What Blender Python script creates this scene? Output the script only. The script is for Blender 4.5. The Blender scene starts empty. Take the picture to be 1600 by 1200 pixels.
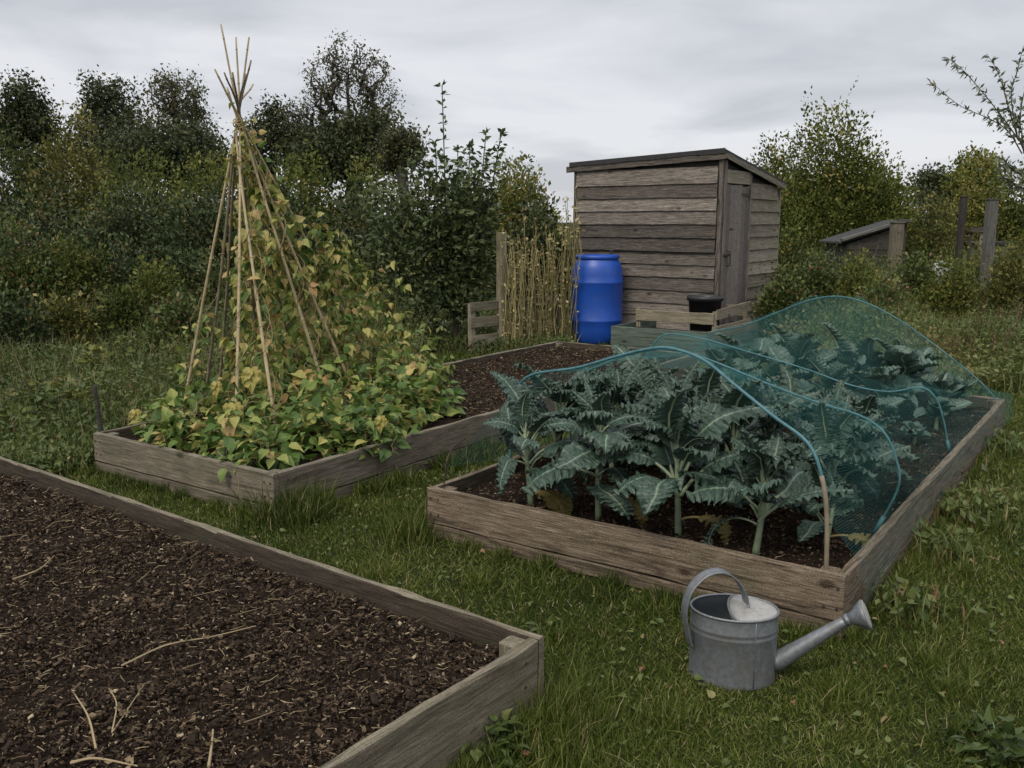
import bpy, math, random
import numpy as np
from mathutils import Vector

# ------------------------------------------------------------ camera, sky, sun, exposure
SC = bpy.context.scene
F = 1430.0; PITCH = math.atan(255.0 / F); CAMZ = 1.55
cam_data = bpy.data.cameras.new("camera"); cam = bpy.data.objects.new("camera", cam_data)
SC.collection.objects.link(cam); SC.camera = cam
cam_data.sensor_width = 36.0; cam_data.lens = 36.0 * F / 1600.0
cam_data.clip_start = 0.05; cam_data.clip_end = 2000
cam.location = (0, 0, CAMZ); cam.rotation_euler = (math.pi / 2 - PITCH, 0, 0)

SUN_EL, SUN_AZ = math.radians(48), math.radians(-150)     # azimuth measured from +Y towards +X
world = bpy.data.worlds.new("World"); SC.world = world; world.use_nodes = True
wn, wl = world.node_tree.nodes, world.node_tree.links
wn.clear()
def wnode(t, **k):
    n = wn.new(t)
    for a, b in k.items(): setattr(n, a, b)
    return n
wout = wnode("ShaderNodeOutputWorld"); wbg = wnode("ShaderNodeBackground"); wbg.inputs["Strength"].default_value = 0.1
sky = wnode("ShaderNodeTexSky"); sky.sky_type = 'NISHITA'; sky.sun_disc = False
sky.sun_elevation = SUN_EL; sky.sun_rotation = SUN_AZ
tc = wnode("ShaderNodeTexCoord"); sx = wnode("ShaderNodeSeparateXYZ"); wl.new(tc.outputs["Generated"], sx.inputs[0])
zc = wnode("ShaderNodeMath", operation='MAXIMUM'); wl.new(sx.outputs[2], zc.inputs[0]); zc.inputs[1].default_value = 0.0
za = wnode("ShaderNodeMath", operation='ADD'); wl.new(zc.outputs[0], za.inputs[0]); za.inputs[1].default_value = 0.16
dx = wnode("ShaderNodeMath", operation='DIVIDE'); wl.new(sx.outputs[0], dx.inputs[0]); wl.new(za.outputs[0], dx.inputs[1])
dy = wnode("ShaderNodeMath", operation='DIVIDE'); wl.new(sx.outputs[1], dy.inputs[0]); wl.new(za.outputs[0], dy.inputs[1])
cx = wnode("ShaderNodeCombineXYZ"); wl.new(dx.outputs[0], cx.inputs[0]); wl.new(dy.outputs[0], cx.inputs[1])
mp = wnode("ShaderNodeMapping"); mp.inputs["Scale"].default_value = (0.9, 1.0, 1); mp.inputs["Location"].default_value = (3.3, 1.7, 0.4)
mp.inputs["Rotation"].default_value = (0, 0, math.radians(-8)); wl.new(cx.outputs[0], mp.inputs[0])
nz = wnode("ShaderNodeTexNoise"); nz.inputs["Scale"].default_value = 1.0; nz.inputs["Detail"].default_value = 5.0
nz.inputs["Roughness"].default_value = 0.5; nz.inputs["Distortion"].default_value = 0.35; wl.new(mp.outputs[0], nz.inputs["Vector"])
cr = wnode("ShaderNodeValToRGB"); wl.new(nz.outputs[0], cr.inputs[0])
cr.color_ramp.elements[0].position = 0.38; cr.color_ramp.elements[0].color = (0.43, 0.44, 0.475, 1)
cr.color_ramp.elements[1].position = 0.58; cr.color_ramp.elements[1].color = (0.60, 0.605, 0.63, 1)
_e = cr.color_ramp.elements.new(0.47); _e.color = (0.51, 0.52, 0.55, 1)
sc_ = wnode("ShaderNodeVectorMath", operation='SCALE'); wl.new(cr.outputs[0], sc_.inputs[0]); 
# an overcast sky is brighter towards the zenith
mr = wnode("ShaderNodeMapRange", interpolation_type='SMOOTHSTEP'); wl.new(sx.outputs[2], mr.inputs[0])
mr.inputs[1].default_value = 0.22; mr.inputs[2].default_value = 0.85; mr.inputs[3].default_value = 10.0; mr.inputs[4].default_value = 20.0
wl.new(mr.outputs[0], sc_.inputs["Scale"])
mx = wnode("ShaderNodeMixRGB"); mx.inputs[0].default_value = 0.94
wl.new(sky.outputs[0], mx.inputs[1]); wl.new(sc_.outputs[0], mx.inputs[2])
wl.new(mx.outputs[0], wbg.inputs["Color"]); wl.new(wbg.outputs[0], wout.inputs[0])

sun_data = bpy.data.lights.new("sun", 'SUN'); sun = bpy.data.objects.new("sun", sun_data); SC.collection.objects.link(sun)
sun_data.energy = 1.5; sun_data.angle = math.radians(20); sun_data.color = (1.0, 0.90, 0.76)
_sd = Vector((math.sin(SUN_AZ) * math.cos(SUN_EL), math.cos(SUN_AZ) * math.cos(SUN_EL), math.sin(SUN_EL)))
sun.rotation_euler = _sd.to_track_quat('Z', 'Y').to_euler()
SC.view_settings.view_transform = 'Standard'; SC.view_settings.look = 'None'
SC.view_settings.exposure = 0.42; SC.view_settings.gamma = 1.0; SC.view_settings.use_curve_mapping = False
SC.cycles.max_bounces = 6; SC.cycles.diffuse_bounces = 3; SC.cycles.glossy_bounces = 2; SC.cycles.transparent_max_bounces = 14
SC.cycles.transmission_bounces = 3

# ------------------------------------------------------------ helpers
def ray(px, py):
    a = (px - 800) / F; b = (600 - py) / F
    return np.array([a, math.cos(PITCH) + b * math.sin(PITCH), -math.sin(PITCH) + b * math.cos(PITCH)])
def G(px, py, z=0.0):
    d = ray(px, py); t = (z - CAMZ) / d[2]; return np.array([0, 0, CAMZ]) + d * t
def AT(px, py, Y):
    d = ray(px, py); return np.array([0, 0, CAMZ]) + d * (Y / d[1])
def proj(P):
    P = np.asarray(P, float); z = P[:, 2] - CAMZ
    dep = P[:, 1] * math.cos(PITCH) - z * math.sin(PITCH)
    up = P[:, 1] * math.sin(PITCH) + z * math.cos(PITCH)
    dep = np.maximum(dep, 1e-3)
    return 800 + F * P[:, 0] / dep, 600 - F * up / dep, dep
BT = .25                                                  # height of the bed boards
def RG(s): return np.random.default_rng(s)
def nrm(v):
    v = np.asarray(v, float); return v / np.maximum(np.linalg.norm(v, axis=-1, keepdims=True), 1e-9)
def link(o): SC.collection.objects.link(o); return o
def tag(o, label=None, cat=None, group=None, kind=None):
    if label: o['label'] = label
    if cat: o['category'] = cat
    if group: o['group'] = group
    if kind: o['kind'] = kind
    return o
def thing(name, label, cat, loc=(0, 0, 0), rz=0.0, group=None):
    o = link(bpy.data.objects.new(name, None)); o.location = loc; o.rotation_euler = (0, 0, rz); o.empty_display_size = 0.2
    return tag(o, label, cat, group)
def copy_tree(root, loc, rz, label=None, scale=1.0):
    r = link(root.copy()); r.location = loc; r.rotation_euler = (0, 0, rz); r.scale = (scale,) * 3
    if label: r['label'] = label
    for ch in [c for c in bpy.data.objects if c.parent == root]:
        c = link(ch.copy()); c.parent = r
    return r

class MB:
    def __init__(s): s.v = []; s.q = []; s.t = []; s.ti = []; s.uv = []; s.n = 0
    def add(s, v, q=None, t=None, tint=0.5):
        v = np.asarray(v, float).reshape(-1, 3)
        if q is not None and len(q): s.q.append(np.asarray(q, np.int64).reshape(-1, 4) + s.n)
        if t is not None and len(t): s.t.append(np.asarray(t, np.int64).reshape(-1, 3) + s.n)
        s.v.append(v); s.ti.append(np.broadcast_to(np.asarray(tint, float), (len(v),)).copy()); s.n += len(v); return s
    def build(s, name, mat, parent=None, loc=(0, 0, 0), rot=(0, 0, 0), smooth=False):
        me = s.mesh(name, mat, smooth); o = link(bpy.data.objects.new(name, me))
        if parent is not None: o.parent = parent
        o.location = loc; o.rotation_euler = rot
        return o
    def mesh(s, name, mat, smooth=False):
        V = np.concatenate(s.v); me = bpy.data.meshes.new(name)
        q = np.concatenate(s.q) if s.q else np.zeros((0, 4), int); t = np.concatenate(s.t) if s.t else np.zeros((0, 3), int)
        li = np.concatenate([q.ravel(), t.ravel()]).astype(np.int32)
        ls = np.concatenate([np.arange(len(q)) * 4, len(q) * 4 + np.arange(len(t)) * 3]).astype(np.int32)
        me.vertices.add(len(V)); me.vertices.foreach_set("co", V.astype(np.float32).ravel())
        me.loops.add(len(li)); me.loops.foreach_set("vertex_index", li)
        me.polygons.add(len(ls)); me.polygons.foreach_set("loop_start", ls)
        me.polygons.foreach_set("use_smooth", np.full(len(ls), bool(smooth)))
        me.update(calc_edges=True)
        a = me.attributes.new('tint', 'FLOAT', 'POINT'); a.data.foreach_set('value', np.concatenate(s.ti).astype(np.float32))
        me.materials.append(mat); return me

def scatter(mb, T, P, D, N, S, tint):
    tv, tq, tt = T; n = len(P)
    if n == 0: return
    tv = np.asarray(tv, float); k = len(tv)
    D = nrm(D); X = nrm(np.cross(D, N)); Z = np.cross(X, D)
    S = np.asarray(S, float)
    if S.ndim == 1: S = np.stack([S, S, S], 1)
    L = tv[None] * S[:, None, :]
    V = P[:, None] + L[..., 0:1] * X[:, None] + L[..., 1:2] * D[:, None] + L[..., 2:3] * Z[:, None]
    off = (np.arange(n) * k)[:, None, None]
    q = (np.asarray(tq)[None] + off).reshape(-1, 4) if len(tq) else None
    t = (np.asarray(tt)[None] + off).reshape(-1, 3) if len(tt) else None
    mb.add(V.reshape(-1, 3), q, t, np.repeat(tint, k))
T_LEAF = ([(0, 0, 0), (-.3, .45, .08), (0, 1, -.05), (.3, .45, .08)], [(0, 3, 2, 1)], [])
T_BROAD = ([(0, 0, 0), (-.27, .05, .10), (-.44, .34, .13), (-.25, .72, .0), (.03, 1.12, -.22), (.23, .74, .03), (.42, .36, .08), (.29, .04, .06), (0, .45, -.03)],
           [(0, 8, 2, 1), (8, 4, 3, 2), (0, 7, 6, 8), (8, 6, 5, 4)], [])
T_TORN = ([(0, 0, 0), (-.22, -.06, .10), (-.46, .12, .16), (-.36, .34, .05), (-.52, .5, .16), (-.28, .68, .02), (-.16, .98, -.08), (.02, 1.16, -.30), (.10, .86, -.04), (.34, .80, -.16), (.30, .52, .05), (.50, .34, -.06), (.36, .12, .12), (.20, -.04, .04), (0, .3, -.04), (0, .65, -.06)],
          [(0, 14, 2, 1), (14, 15, 3, 2), (15, 5, 4, 3), (15, 7, 6, 5), (0, 13, 12, 14), (14, 12, 11, 15), (15, 11, 10, 9), (15, 9, 8, 7)], [])
T_BLADE = ([(-.5, 0, 0), (.5, 0, 0), (-.38, .55, .10), (.38, .55, .10), (0, 1, .34)], [(0, 1, 3, 2)], [(2, 3, 4)])
T_CHIP = ([(-.5, -.4, 0), (.45, -.5, .1), (.5, .42, 0), (-.38, .5, -.1), (-.3, -.25, .35), (.3, -.3, .4), (.25, .3, .3), (-.28, .25, .38)],
          [(4, 5, 6, 7), (0, 1, 5, 4), (1, 2, 6, 5), (2, 3, 7, 6), (3, 0, 4, 7), (3, 2, 1, 0)], [])
def rnd_dir(r, n, zb=0.0):
    v = r.normal(size=(n, 3)); v = nrm(v); v[:, 2] += zb; return nrm(v)

def tube(mb, pts, rad, seg=8, tint=0.5, cap=True):
    pts = np.asarray(pts, float); m = len(pts); rad = np.broadcast_to(np.asarray(rad, float), (m,))
    tg = nrm(np.gradient(pts, axis=0)); ref = np.array([0, 0, 1.0]) if abs(tg[0][2]) < .9 else np.array([1.0, 0, 0])
    a = nrm(np.cross(tg[0], ref)); R = []
    for i in range(m):
        a = nrm(a - tg[i] * np.dot(a, tg[i])); b = np.cross(tg[i], a)
        th = np.arange(seg) * 2 * math.pi / seg
        R.append(pts[i] + rad[i] * (np.cos(th)[:, None] * a + np.sin(th)[:, None] * b))
    V = np.concatenate(R); q = []
    for i in range(m - 1):
        for j in range(seg):
            k = (j + 1) % seg; q.append((i * seg + j, i * seg + k, (i + 1) * seg + k, (i + 1) * seg + j))
    tr = []
    if cap:
        V = np.concatenate([V, pts[:1], pts[-1:]]); c0, c1 = m * seg, m * seg + 1
        for j in range(seg):
            k = (j + 1) % seg; tr.append((c0, k, j)); tr.append((c1, (m - 1) * seg + j, (m - 1) * seg + k))
    tn = np.asarray(tint, float)
    if tn.ndim: tn = np.concatenate([np.repeat(tn, seg), tn[[0, -1]]]) if cap else np.repeat(tn, seg)
    mb.add(V, q, tr, tn); return mb
def spline(pts, n):
    pts = np.asarray(pts, float); m = len(pts)
    P = np.concatenate([[2 * pts[0] - pts[1]], pts, [2 * pts[-1] - pts[-2]]]); out = []
    for u in np.linspace(0, m - 1 - 1e-6, n):
        i = int(u); f = u - i; p0, p1, p2, p3 = P[i], P[i + 1], P[i + 2], P[i + 3]
        out.append(.5 * ((2 * p1) + (-p0 + p2) * f + (2 * p0 - 5 * p1 + 4 * p2 - p3) * f * f + (-p0 + 3 * p1 - 3 * p2 + p3) * f ** 3))
    return np.array(out)
def box(mb, x0, x1, y0, y1, z0, z1, tint=.5):
    v = [(x, y, z) for z in (z0, z1) for y in (y0, y1) for x in (x0, x1)]
    mb.add(v, [(0, 2, 3, 1), (4, 5, 7, 6), (0, 1, 5, 4), (1, 3, 7, 5), (3, 2, 6, 7), (2, 0, 4, 6)], None, tint)
def plank(mb, L, T, H, x0=0., y0=0., z0=0., seed=0, rough=0.003, tint=.5, step=.12, bev=None):
    """sawn board along local X from x0; thickness T in Y, height H in Z, worn bevelled edges"""
    r = RG(seed); n = max(2, int(L / step) + 1); b = bev if bev else min(T, H) * .12
    sec = np.array([(0, b), (b, 0), (T - b, 0), (T, b), (T, H * .5), (T, H - b), (T - b, H), (b, H), (0, H - b), (0, H * .5)])
    k = len(sec); V = []
    sag = .6 * rough * np.sin(np.linspace(0, L * 2.1, n) + r.uniform(0, 6)) + .3 * rough * r.normal(size=n)
    for i in range(n):
        x = x0 + L * i / (n - 1); j = r.normal(size=(k, 2)) * rough
        for c in range(k): V.append((x, y0 + sec[c][0] + j[c][0] * .6 + sag[i] * .5, z0 + sec[c][1] + j[c][1] + sag[i]))
    q = [(i * k + c, i * k + (c + 1) % k, (i + 1) * k + (c + 1) % k, (i + 1) * k + c) for i in range(n - 1) for c in range(k)]
    V.append((x0, y0 + T / 2, z0 + H / 2)); V.append((x0 + L, y0 + T / 2, z0 + H / 2)); c0, c1 = n * k, n * k + 1
    t = [(c0, (c + 1) % k, c) for c in range(k)] + [(c1, (n - 1) * k + c, (n - 1) * k + (c + 1) % k) for c in range(k)]
    mb.add(V, q, t, tint)
def lathe(mb, prof, seg=40, sx_=1, sy_=1, c=(0, 0), tint=.5):
    m = len(prof); V = []
    for r_, z in prof:
        for j in range(seg):
            a = 2 * math.pi * j / seg; V.append((c[0] + r_ * sx_ * math.cos(a), c[1] + r_ * sy_ * math.sin(a), z))
    q = [(i * seg + j, i * seg + (j + 1) % seg, (i + 1) * seg + (j + 1) % seg, (i + 1) * seg + j) for i in range(m - 1) for j in range(seg)]
    mb.add(V, q, None, tint)

# ------------------------------------------------------------ materials
def newmat(name):
    m = bpy.data.materials.new(name); m.use_nodes = True; n = m.node_tree.nodes; n.clear()
    return m, n, m.node_tree.links
def nd(n, t, **k):
    x = n.new(t)
    for a, b in k.items(): setattr(x, a, b)
    return x
def ramp(n, stops):
    r = nd(n, "ShaderNodeValToRGB"); e = r.color_ramp.elements
    e[0].position, e[0].color = stops[0][0], (*stops[0][1], 1); e[1].position, e[1].color = stops[-1][0], (*stops[-1][1], 1)
    for p, c in stops[1:-1]: x = e.new(p); x.color = (*c, 1)
    return r
def leafmat(name, stops, rough=.5, transl=.25, spec=.35, nscale=60, namt=.35, bump=0.0):
    m, n, l = newmat(name); o = nd(n, "ShaderNodeOutputMaterial"); p = nd(n, "ShaderNodeBsdfPrincipled")
    a = nd(n, "ShaderNodeAttribute", attribute_name='tint'); g = nd(n, "ShaderNodeTexCoord")
    z = nd(n, "ShaderNodeTexNoise"); z.inputs["Scale"].default_value = nscale; z.inputs["Detail"].default_value = 3
    l.new(g.outputs["Object"], z.inputs["Vector"])
    ma = nd(n, "ShaderNodeMath", operation='MULTIPLY_ADD'); l.new(z.outputs[0], ma.inputs[0]); ma.inputs[1].default_value = namt
    ms = nd(n, "ShaderNodeMath", operation='SUBTRACT'); l.new(a.outputs["Fac"], ms.inputs[0]); ms.inputs[1].default_value = namt * .5
    l.new(ms.outputs[0], ma.inputs[2]); r = ramp(n, stops); l.new(ma.outputs[0], r.inputs[0])
    l.new(r.outputs[0], p.inputs["Base Color"]); p.inputs["Roughness"].default_value = rough; p.inputs["Specular IOR Level"].default_value = spec
    if bump:
        b = nd(n, "ShaderNodeBump"); b.inputs["Strength"].default_value = bump; b.inputs["Distance"].default_value = .004
        l.new(z.outputs[0], b.inputs["Height"]); l.new(b.outputs[0], p.inputs["Normal"])
    if transl:
        t = nd(n, "ShaderNodeBsdfTranslucent"); l.new(r.outputs[0], t.inputs[0]); x = nd(n, "ShaderNodeMixShader"); x.inputs[0].default_value = transl
        l.new(p.outputs[0], x.inputs[1]); l.new(t.outputs[0], x.inputs[2]); l.new(x.outputs[0], o.inputs[0])
    else: l.new(p.outputs[0], o.inputs[0])
    return m
def woodmat(name, dark, mid, light, moss=(.05, .06, .03), mossamt=.25, grain=1.0, bump=.5, tintamt=.5, grime=.5):
    m, n, l = newmat(name); o = nd(n, "ShaderNodeOutputMaterial"); p = nd(n, "ShaderNodeBsdfPrincipled")
    g = nd(n, "ShaderNodeTexCoord"); oi = nd(n, "ShaderNodeObjectInfo"); a = nd(n, "ShaderNodeAttribute", attribute_name='tint')
    s = nd(n, "ShaderNodeMath", operation='MULTIPLY_ADD'); l.new(oi.outputs["Random"], s.inputs[0]); s.inputs[1].default_value = 31
    s2 = nd(n, "ShaderNodeMath", operation='MULTIPLY'); l.new(a.outputs["Fac"], s2.inputs[0]); s2.inputs[1].default_value = 57; l.new(s2.outputs[0], s.inputs[2])
    ad = nd(n, "ShaderNodeVectorMath", operation='ADD'); l.new(g.outputs["Object"], ad.inputs[0])
    cb = nd(n, "ShaderNodeCombineXYZ"); l.new(s.outputs[0], cb.inputs[0]); l.new(s.outputs[0], cb.inputs[2]); l.new(cb.outputs[0], ad.inputs[1])
    mp1 = nd(n, "ShaderNodeMapping"); mp1.inputs["Scale"].default_value = (8 * grain, 130 * grain, 150 * grain); l.new(ad.outputs[0], mp1.inputs[0])
    z1 = nd(n, "ShaderNodeTexNoise"); z1.inputs["Scale"].default_value = 1; z1.inputs["Detail"].default_value = 7; z1.inputs["Roughness"].default_value = .74; z1.inputs["Distortion"].default_value = .6; l.new(mp1.outputs[0], z1.inputs["Vector"])
    mp2 = nd(n, "ShaderNodeMapping"); mp2.inputs["Scale"].default_value = (1.6, 26, 30); l.new(ad.outputs[0], mp2.inputs[0])
    z2 = nd(n, "ShaderNodeTexNoise"); z2.inputs["Scale"].default_value = 1; z2.inputs["Detail"].default_value = 4; z2.inputs["Distortion"].default_value = 1.6; l.new(mp2.outputs[0], z2.inputs["Vector"])
    zf = nd(n, "ShaderNodeTexNoise"); zf.inputs["Scale"].default_value = 190; zf.inputs["Detail"].default_value = 4; l.new(ad.outputs[0], zf.inputs["Vector"])
    mz = nd(n, "ShaderNodeMixRGB"); mz.inputs[0].default_value = .30; l.new(z1.outputs[0], mz.inputs[1]); l.new(zf.outputs[0], mz.inputs[2])
    r1 = ramp(n, [(.38, dark), (.5, mid), (.61, light)]); l.new(mz.outputs[0], r1.inputs[0])
    r2 = ramp(n, [(.34, (.25, .23, .22)), (.50, (1, 1, 1))]); l.new(z2.outputs[0], r2.inputs[0])
    mm = nd(n, "ShaderNodeMixRGB", blend_type='MULTIPLY'); mm.inputs[0].default_value = grime; l.new(r1.outputs[0], mm.inputs[1]); l.new(r2.outputs[0], mm.inputs[2])
    # knots
    mp3 = nd(n, "ShaderNodeMapping"); mp3.inputs["Scale"].default_value = (3.2, 0.01, 6.5); l.new(ad.outputs[0], mp3.inputs[0])
    vo = nd(n, "ShaderNodeTexVoronoi"); vo.inputs["Scale"].default_value = 1.0; l.new(mp3.outputs[0], vo.inputs["Vector"])
    rk = ramp(n, [(.07, (.18, .13, .10)), (.15, (1, 1, 1))]); l.new(vo.outputs["Distance"], rk.inputs[0])
    mk = nd(n, "ShaderNodeMixRGB", blend_type='MULTIPLY'); mk.inputs[0].default_value = .8; l.new(mm.outputs[0], mk.inputs[1]); l.new(rk.outputs[0], mk.inputs[2])
    # moss / algae patches
    z3 = nd(n, "ShaderNodeTexNoise"); z3.inputs["Scale"].default_value = 4.5; z3.inputs["Detail"].default_value = 5; l.new(ad.outputs[0], z3.inputs["Vector"])
    r3 = ramp(n, [(.48, (0, 0, 0)), (.68, (1, 1, 1))]); l.new(z3.outputs[0], r3.inputs[0])
    m3 = nd(n, "ShaderNodeMath", operation='MULTIPLY'); l.new(r3.outputs[0], m3.inputs[0]); m3.inputs[1].default_value = mossamt
    mo = nd(n, "ShaderNodeMixRGB"); l.new(m3.outputs[0], mo.inputs[0]); l.new(mk.outputs[0], mo.inputs[1]); mo.inputs[2].default_value = (*moss, 1)
    # board to board value
    tv = nd(n, "ShaderNodeMath", operation='MULTIPLY_ADD'); l.new(a.outputs["Fac"], tv.inputs[0]); tv.inputs[1].default_value = tintamt; tv.inputs[2].default_value = 1 - tintamt * .5
    sc = nd(n, "ShaderNodeVectorMath", operation='SCALE'); l.new(mo.outputs[0], sc.inputs[0]); l.new(tv.outputs[0], sc.inputs["Scale"])
    l.new(sc.outputs[0], p.inputs["Base Color"]); p.inputs["Roughness"].default_value = .88; p.inputs["Specular IOR Level"].default_value = .2
    b = nd(n, "ShaderNodeBump"); b.inputs["Strength"].default_value = bump; b.inputs["Distance"].default_value = .006
    l.new(mz.outputs[0], b.inputs["Height"]); l.new(b.outputs[0], p.inputs["Normal"]); l.new(p.outputs[0], o.inputs[0])
    return m
def plainmat(name, c, rough=.5, metal=0., spec=.5, c2=None, nscale=8, bump=0., bscale=40, spangle=0., dirt=None):
    m, n, l = newmat(name); o = nd(n, "ShaderNodeOutputMaterial"); p = nd(n, "ShaderNodeBsdfPrincipled"); g = nd(n, "ShaderNodeTexCoord")
    z = nd(n, "ShaderNodeTexNoise"); z.inputs["Scale"].default_value = nscale; z.inputs["Detail"].default_value = 6; z.inputs["Roughness"].default_value = .6; l.new(g.outputs["Object"], z.inputs["Vector"])
    c2 = c2 or tuple(x * .75 for x in c); r = ramp(n, [(.35, c2), (.62, c)]); l.new(z.outputs[0], r.inputs[0]); last = r.outputs[0]
    if spangle:
        v = nd(n, "ShaderNodeTexVoronoi"); v.inputs["Scale"].default_value = 90; l.new(g.outputs["Object"], v.inputs["Vector"]); vr = nd(n, "ShaderNodeMapRange"); l.new(v.outputs["Color"], vr.inputs[0]); vr.inputs[3].default_value = 1 - spangle; vr.inputs[4].default_value = 1 + spangle
        sc = nd(n, "ShaderNodeVectorMath", operation='SCALE'); l.new(last, sc.inputs[0]); l.new(vr.outputs[0], sc.inputs["Scale"]); last = sc.outputs[0]
    if dirt:
        zd = nd(n, "ShaderNodeTexNoise"); zd.inputs["Scale"].default_value = dirt[1]; zd.inputs["Detail"].default_value = 8; zd.inputs["Roughness"].default_value = .7; l.new(g.outputs["Object"], zd.inputs["Vector"]); rd = ramp(n, [(.52, (0, 0, 0)), (.68, (1, 1, 1))]); l.new(zd.outputs[0], rd.inputs[0])
        md = nd(n, "ShaderNodeMixRGB"); mm_ = nd(n, "ShaderNodeMath", operation='MULTIPLY'); l.new(rd.outputs[0], mm_.inputs[0]); mm_.inputs[1].default_value = dirt[2]; l.new(mm_.outputs[0], md.inputs[0]); l.new(last, md.inputs[1]); md.inputs[2].default_value = (*dirt[0], 1); last = md.outputs[0]
    l.new(last, p.inputs["Base Color"])
    p.inputs["Roughness"].default_value = rough; p.inputs["Metallic"].default_value = metal; p.inputs["Specular IOR Level"].default_value = spec
    if bump:
        z2 = nd(n, "ShaderNodeTexNoise"); z2.inputs["Scale"].default_value = bscale; z2.inputs["Detail"].default_value = 4; l.new(g.outputs["Object"], z2.inputs["Vector"])
        b = nd(n, "ShaderNodeBump"); b.inputs["Strength"].default_value = bump; b.inputs["Distance"].default_value = .01; l.new(z2.outputs[0], b.inputs["Height"]); l.new(b.outputs[0], p.inputs["Normal"])
    l.new(p.outputs[0], o.inputs[0]); return m

M_BED = woodmat("weathered bed timber", (.05, .037, .026), (.145, .11, .076), (.27, .22, .165), mossamt=.3, grime=.75, bump=.9)
M_BEDG = woodmat("green grey bed timber", (.09, .075, .05), (.17, .148, .105), (.28, .245, .18), moss=(.10, .10, .06), mossamt=.3, grime=.45, bump=.7)
M_BEDIN = woodmat("dark inner timber", (.022, .017, .013), (.055, .042, .031), (.10, .078, .058), mossamt=.3, grime=.6, bump=.7)
M_BEDC = woodmat("grey brown bed timber", (.07, .058, .043), (.14, .12, .09), (.22, .19, .145), mossamt=.35, grime=.55, bump=.8)
M_SHED = woodmat("weathered shed boards", (.042, .035, .030), (.125, .108, .093), (.27, .242, .21), moss=(.10, .10, .06), mossamt=.18, bump=.8, tintamt=1.0, grime=.6)
M_SHEDR = woodmat("side shed boards", (.09, .075, .055), (.20, .175, .135), (.31, .28, .22), moss=(.12, .12, .06), mossamt=.4, bump=.7, tintamt=.5, grime=.5)
M_DOOR = woodmat("door boards", (.05, .042, .036), (.15, .13, .115), (.26, .235, .21), mossamt=.1, bump=.7, tintamt=.6)
M_OLD = woodmat("pale pallet timber", (.09, .075, .055), (.19, .165, .12), (.28, .25, .19), moss=(.10, .11, .045), mossamt=.4, tintamt=.5)
M_BIN = woodmat("green grey stained timber", (.045, .065, .055), (.09, .115, .095), (.15, .17, .14), moss=(.05, .08, .06), mossamt=.4)
M_DARKW = woodmat("dark timber", (.02, .018, .016), (.05, .045, .04), (.09, .08, .07), mossamt=.2)
M_GPOST = woodmat("grey post timber", (.05, .048, .042), (.10, .098, .088), (.16, .155, .14), mossamt=.3)
M_CANE = plainmat("bamboo cane", (.40, .33, .19), .55, c2=(.27, .21, .115), nscale=14)
M_CANE2 = plainmat("grey cane", (.22, .18, .125), .6, c2=(.12, .10, .065), nscale=14)
M_FELT = plainmat("roof felt", (.035, .035, .036), .9, c2=(.022, .024, .022), nscale=12, bump=.4, bscale=90)
M_BLUE = plainmat("blue plastic", (.010, .072, .40), .42, c2=(.012, .060, .30), nscale=3, dirt=((.05, .09, .22), 7, .35), bump=.05)
M_BLACK = plainmat("black plastic", (.018, .018, .02), .45, nscale=6)
M_STEEL = plainmat("galvanised steel", (.19, .205, .215), .48, metal=.5, c2=(.15, .16, .17), nscale=60, spangle=.13, dirt=((.13, .11, .085), 11, .55), bump=.12, bscale=25)
M_STEELIN = plainmat("steel inside", (.10, .12, .135), .5, metal=.5, nscale=9)
M_COVER = plainmat("dusty zinc cover", (.33, .33, .31), .7, metal=.2, c2=(.25, .25, .235), nscale=10, spangle=.06, dirt=((.15, .12, .09), 22, .6))
M_IRON = plainmat("rusty iron", (.05, .035, .028), .7, metal=.4, nscale=30)
M_PIPE = plainmat("teal pipe", (.055, .16, .185), .55, c2=(.035, .105, .12), nscale=25)
M_TWINE = plainmat("twine", (.34, .27, .13), .9, nscale=60)
M_BARK = plainmat("bark", (.055, .045, .035), .9, c2=(.03, .026, .02), nscale=9, bump=.6)
M_TWIG = plainmat("twigs", (.05, .042, .03), .85, nscale=9)
M_STEM = plainmat("green stem", (.21, .26, .16), .5, c2=(.13, .175, .10), nscale=20)
M_PALE = plainmat("pale stone", (.32, .31, .29), .9, nscale=5)
M_WHITE = plainmat("white plastic sheet", (.5, .53, .55), .6, nscale=5)
M_GREYS = plainmat("grey blue sheet", (.12, .14, .17), .7, nscale=3)

GR = [(0, (.024, .040, .005)), (.35, (.054, .080, .011)), (.6, (.098, .125, .021)), (.82, (.17, .19, .045)), (.93, (.25, .21, .10)), (1, (.30, .25, .14))]
M_GRASS = leafmat("grass blades", GR, .55, .2, .25, 3, .1)
M_HEDGE = leafmat("hedge leaves", [(0, (.024, .038, .008)), (.5, (.066, .090, .019)), (.85, (.14, .155, .038)), (1, (.25, .21, .06))], .6, .2, .2, 2, .3)
M_BRAM = leafmat("bramble leaves", [(0, (.014, .024, .008)), (.5, (.040, .060, .019)), (.85, (.085, .105, .035)), (1, (.16, .12, .045))], .55, .15, .3, 2, .3)
M_TREED = leafmat("dark tree leaves", [(0, (.024, .036, .014)), (.6, (.055, .070, .026)), (1, (.12, .115, .042))], .55, .2, .3, 1, .3)
M_TREEO = leafmat("open tree leaves", [(0, (.045, .052, .022)), (.6, (.09, .095, .038)), (1, (.17, .14, .055))], .55, .3, .3, 1, .3)
M_OLIVE = leafmat("olive leaves", [(0, (.044, .062, .012)), (.45, (.102, .124, .024)), (.8, (.19, .19, .045)), (1, (.29, .23, .07))], .6, .25, .2, 1.5, .35)
M_YEL = leafmat("yellowing shrub leaves", [(0, (.05, .062, .016)), (.5, (.115, .12, .03)), (.85, (.22, .20, .06)), (1, (.32, .25, .10))], .6, .25, .2, 2, .3)
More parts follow.
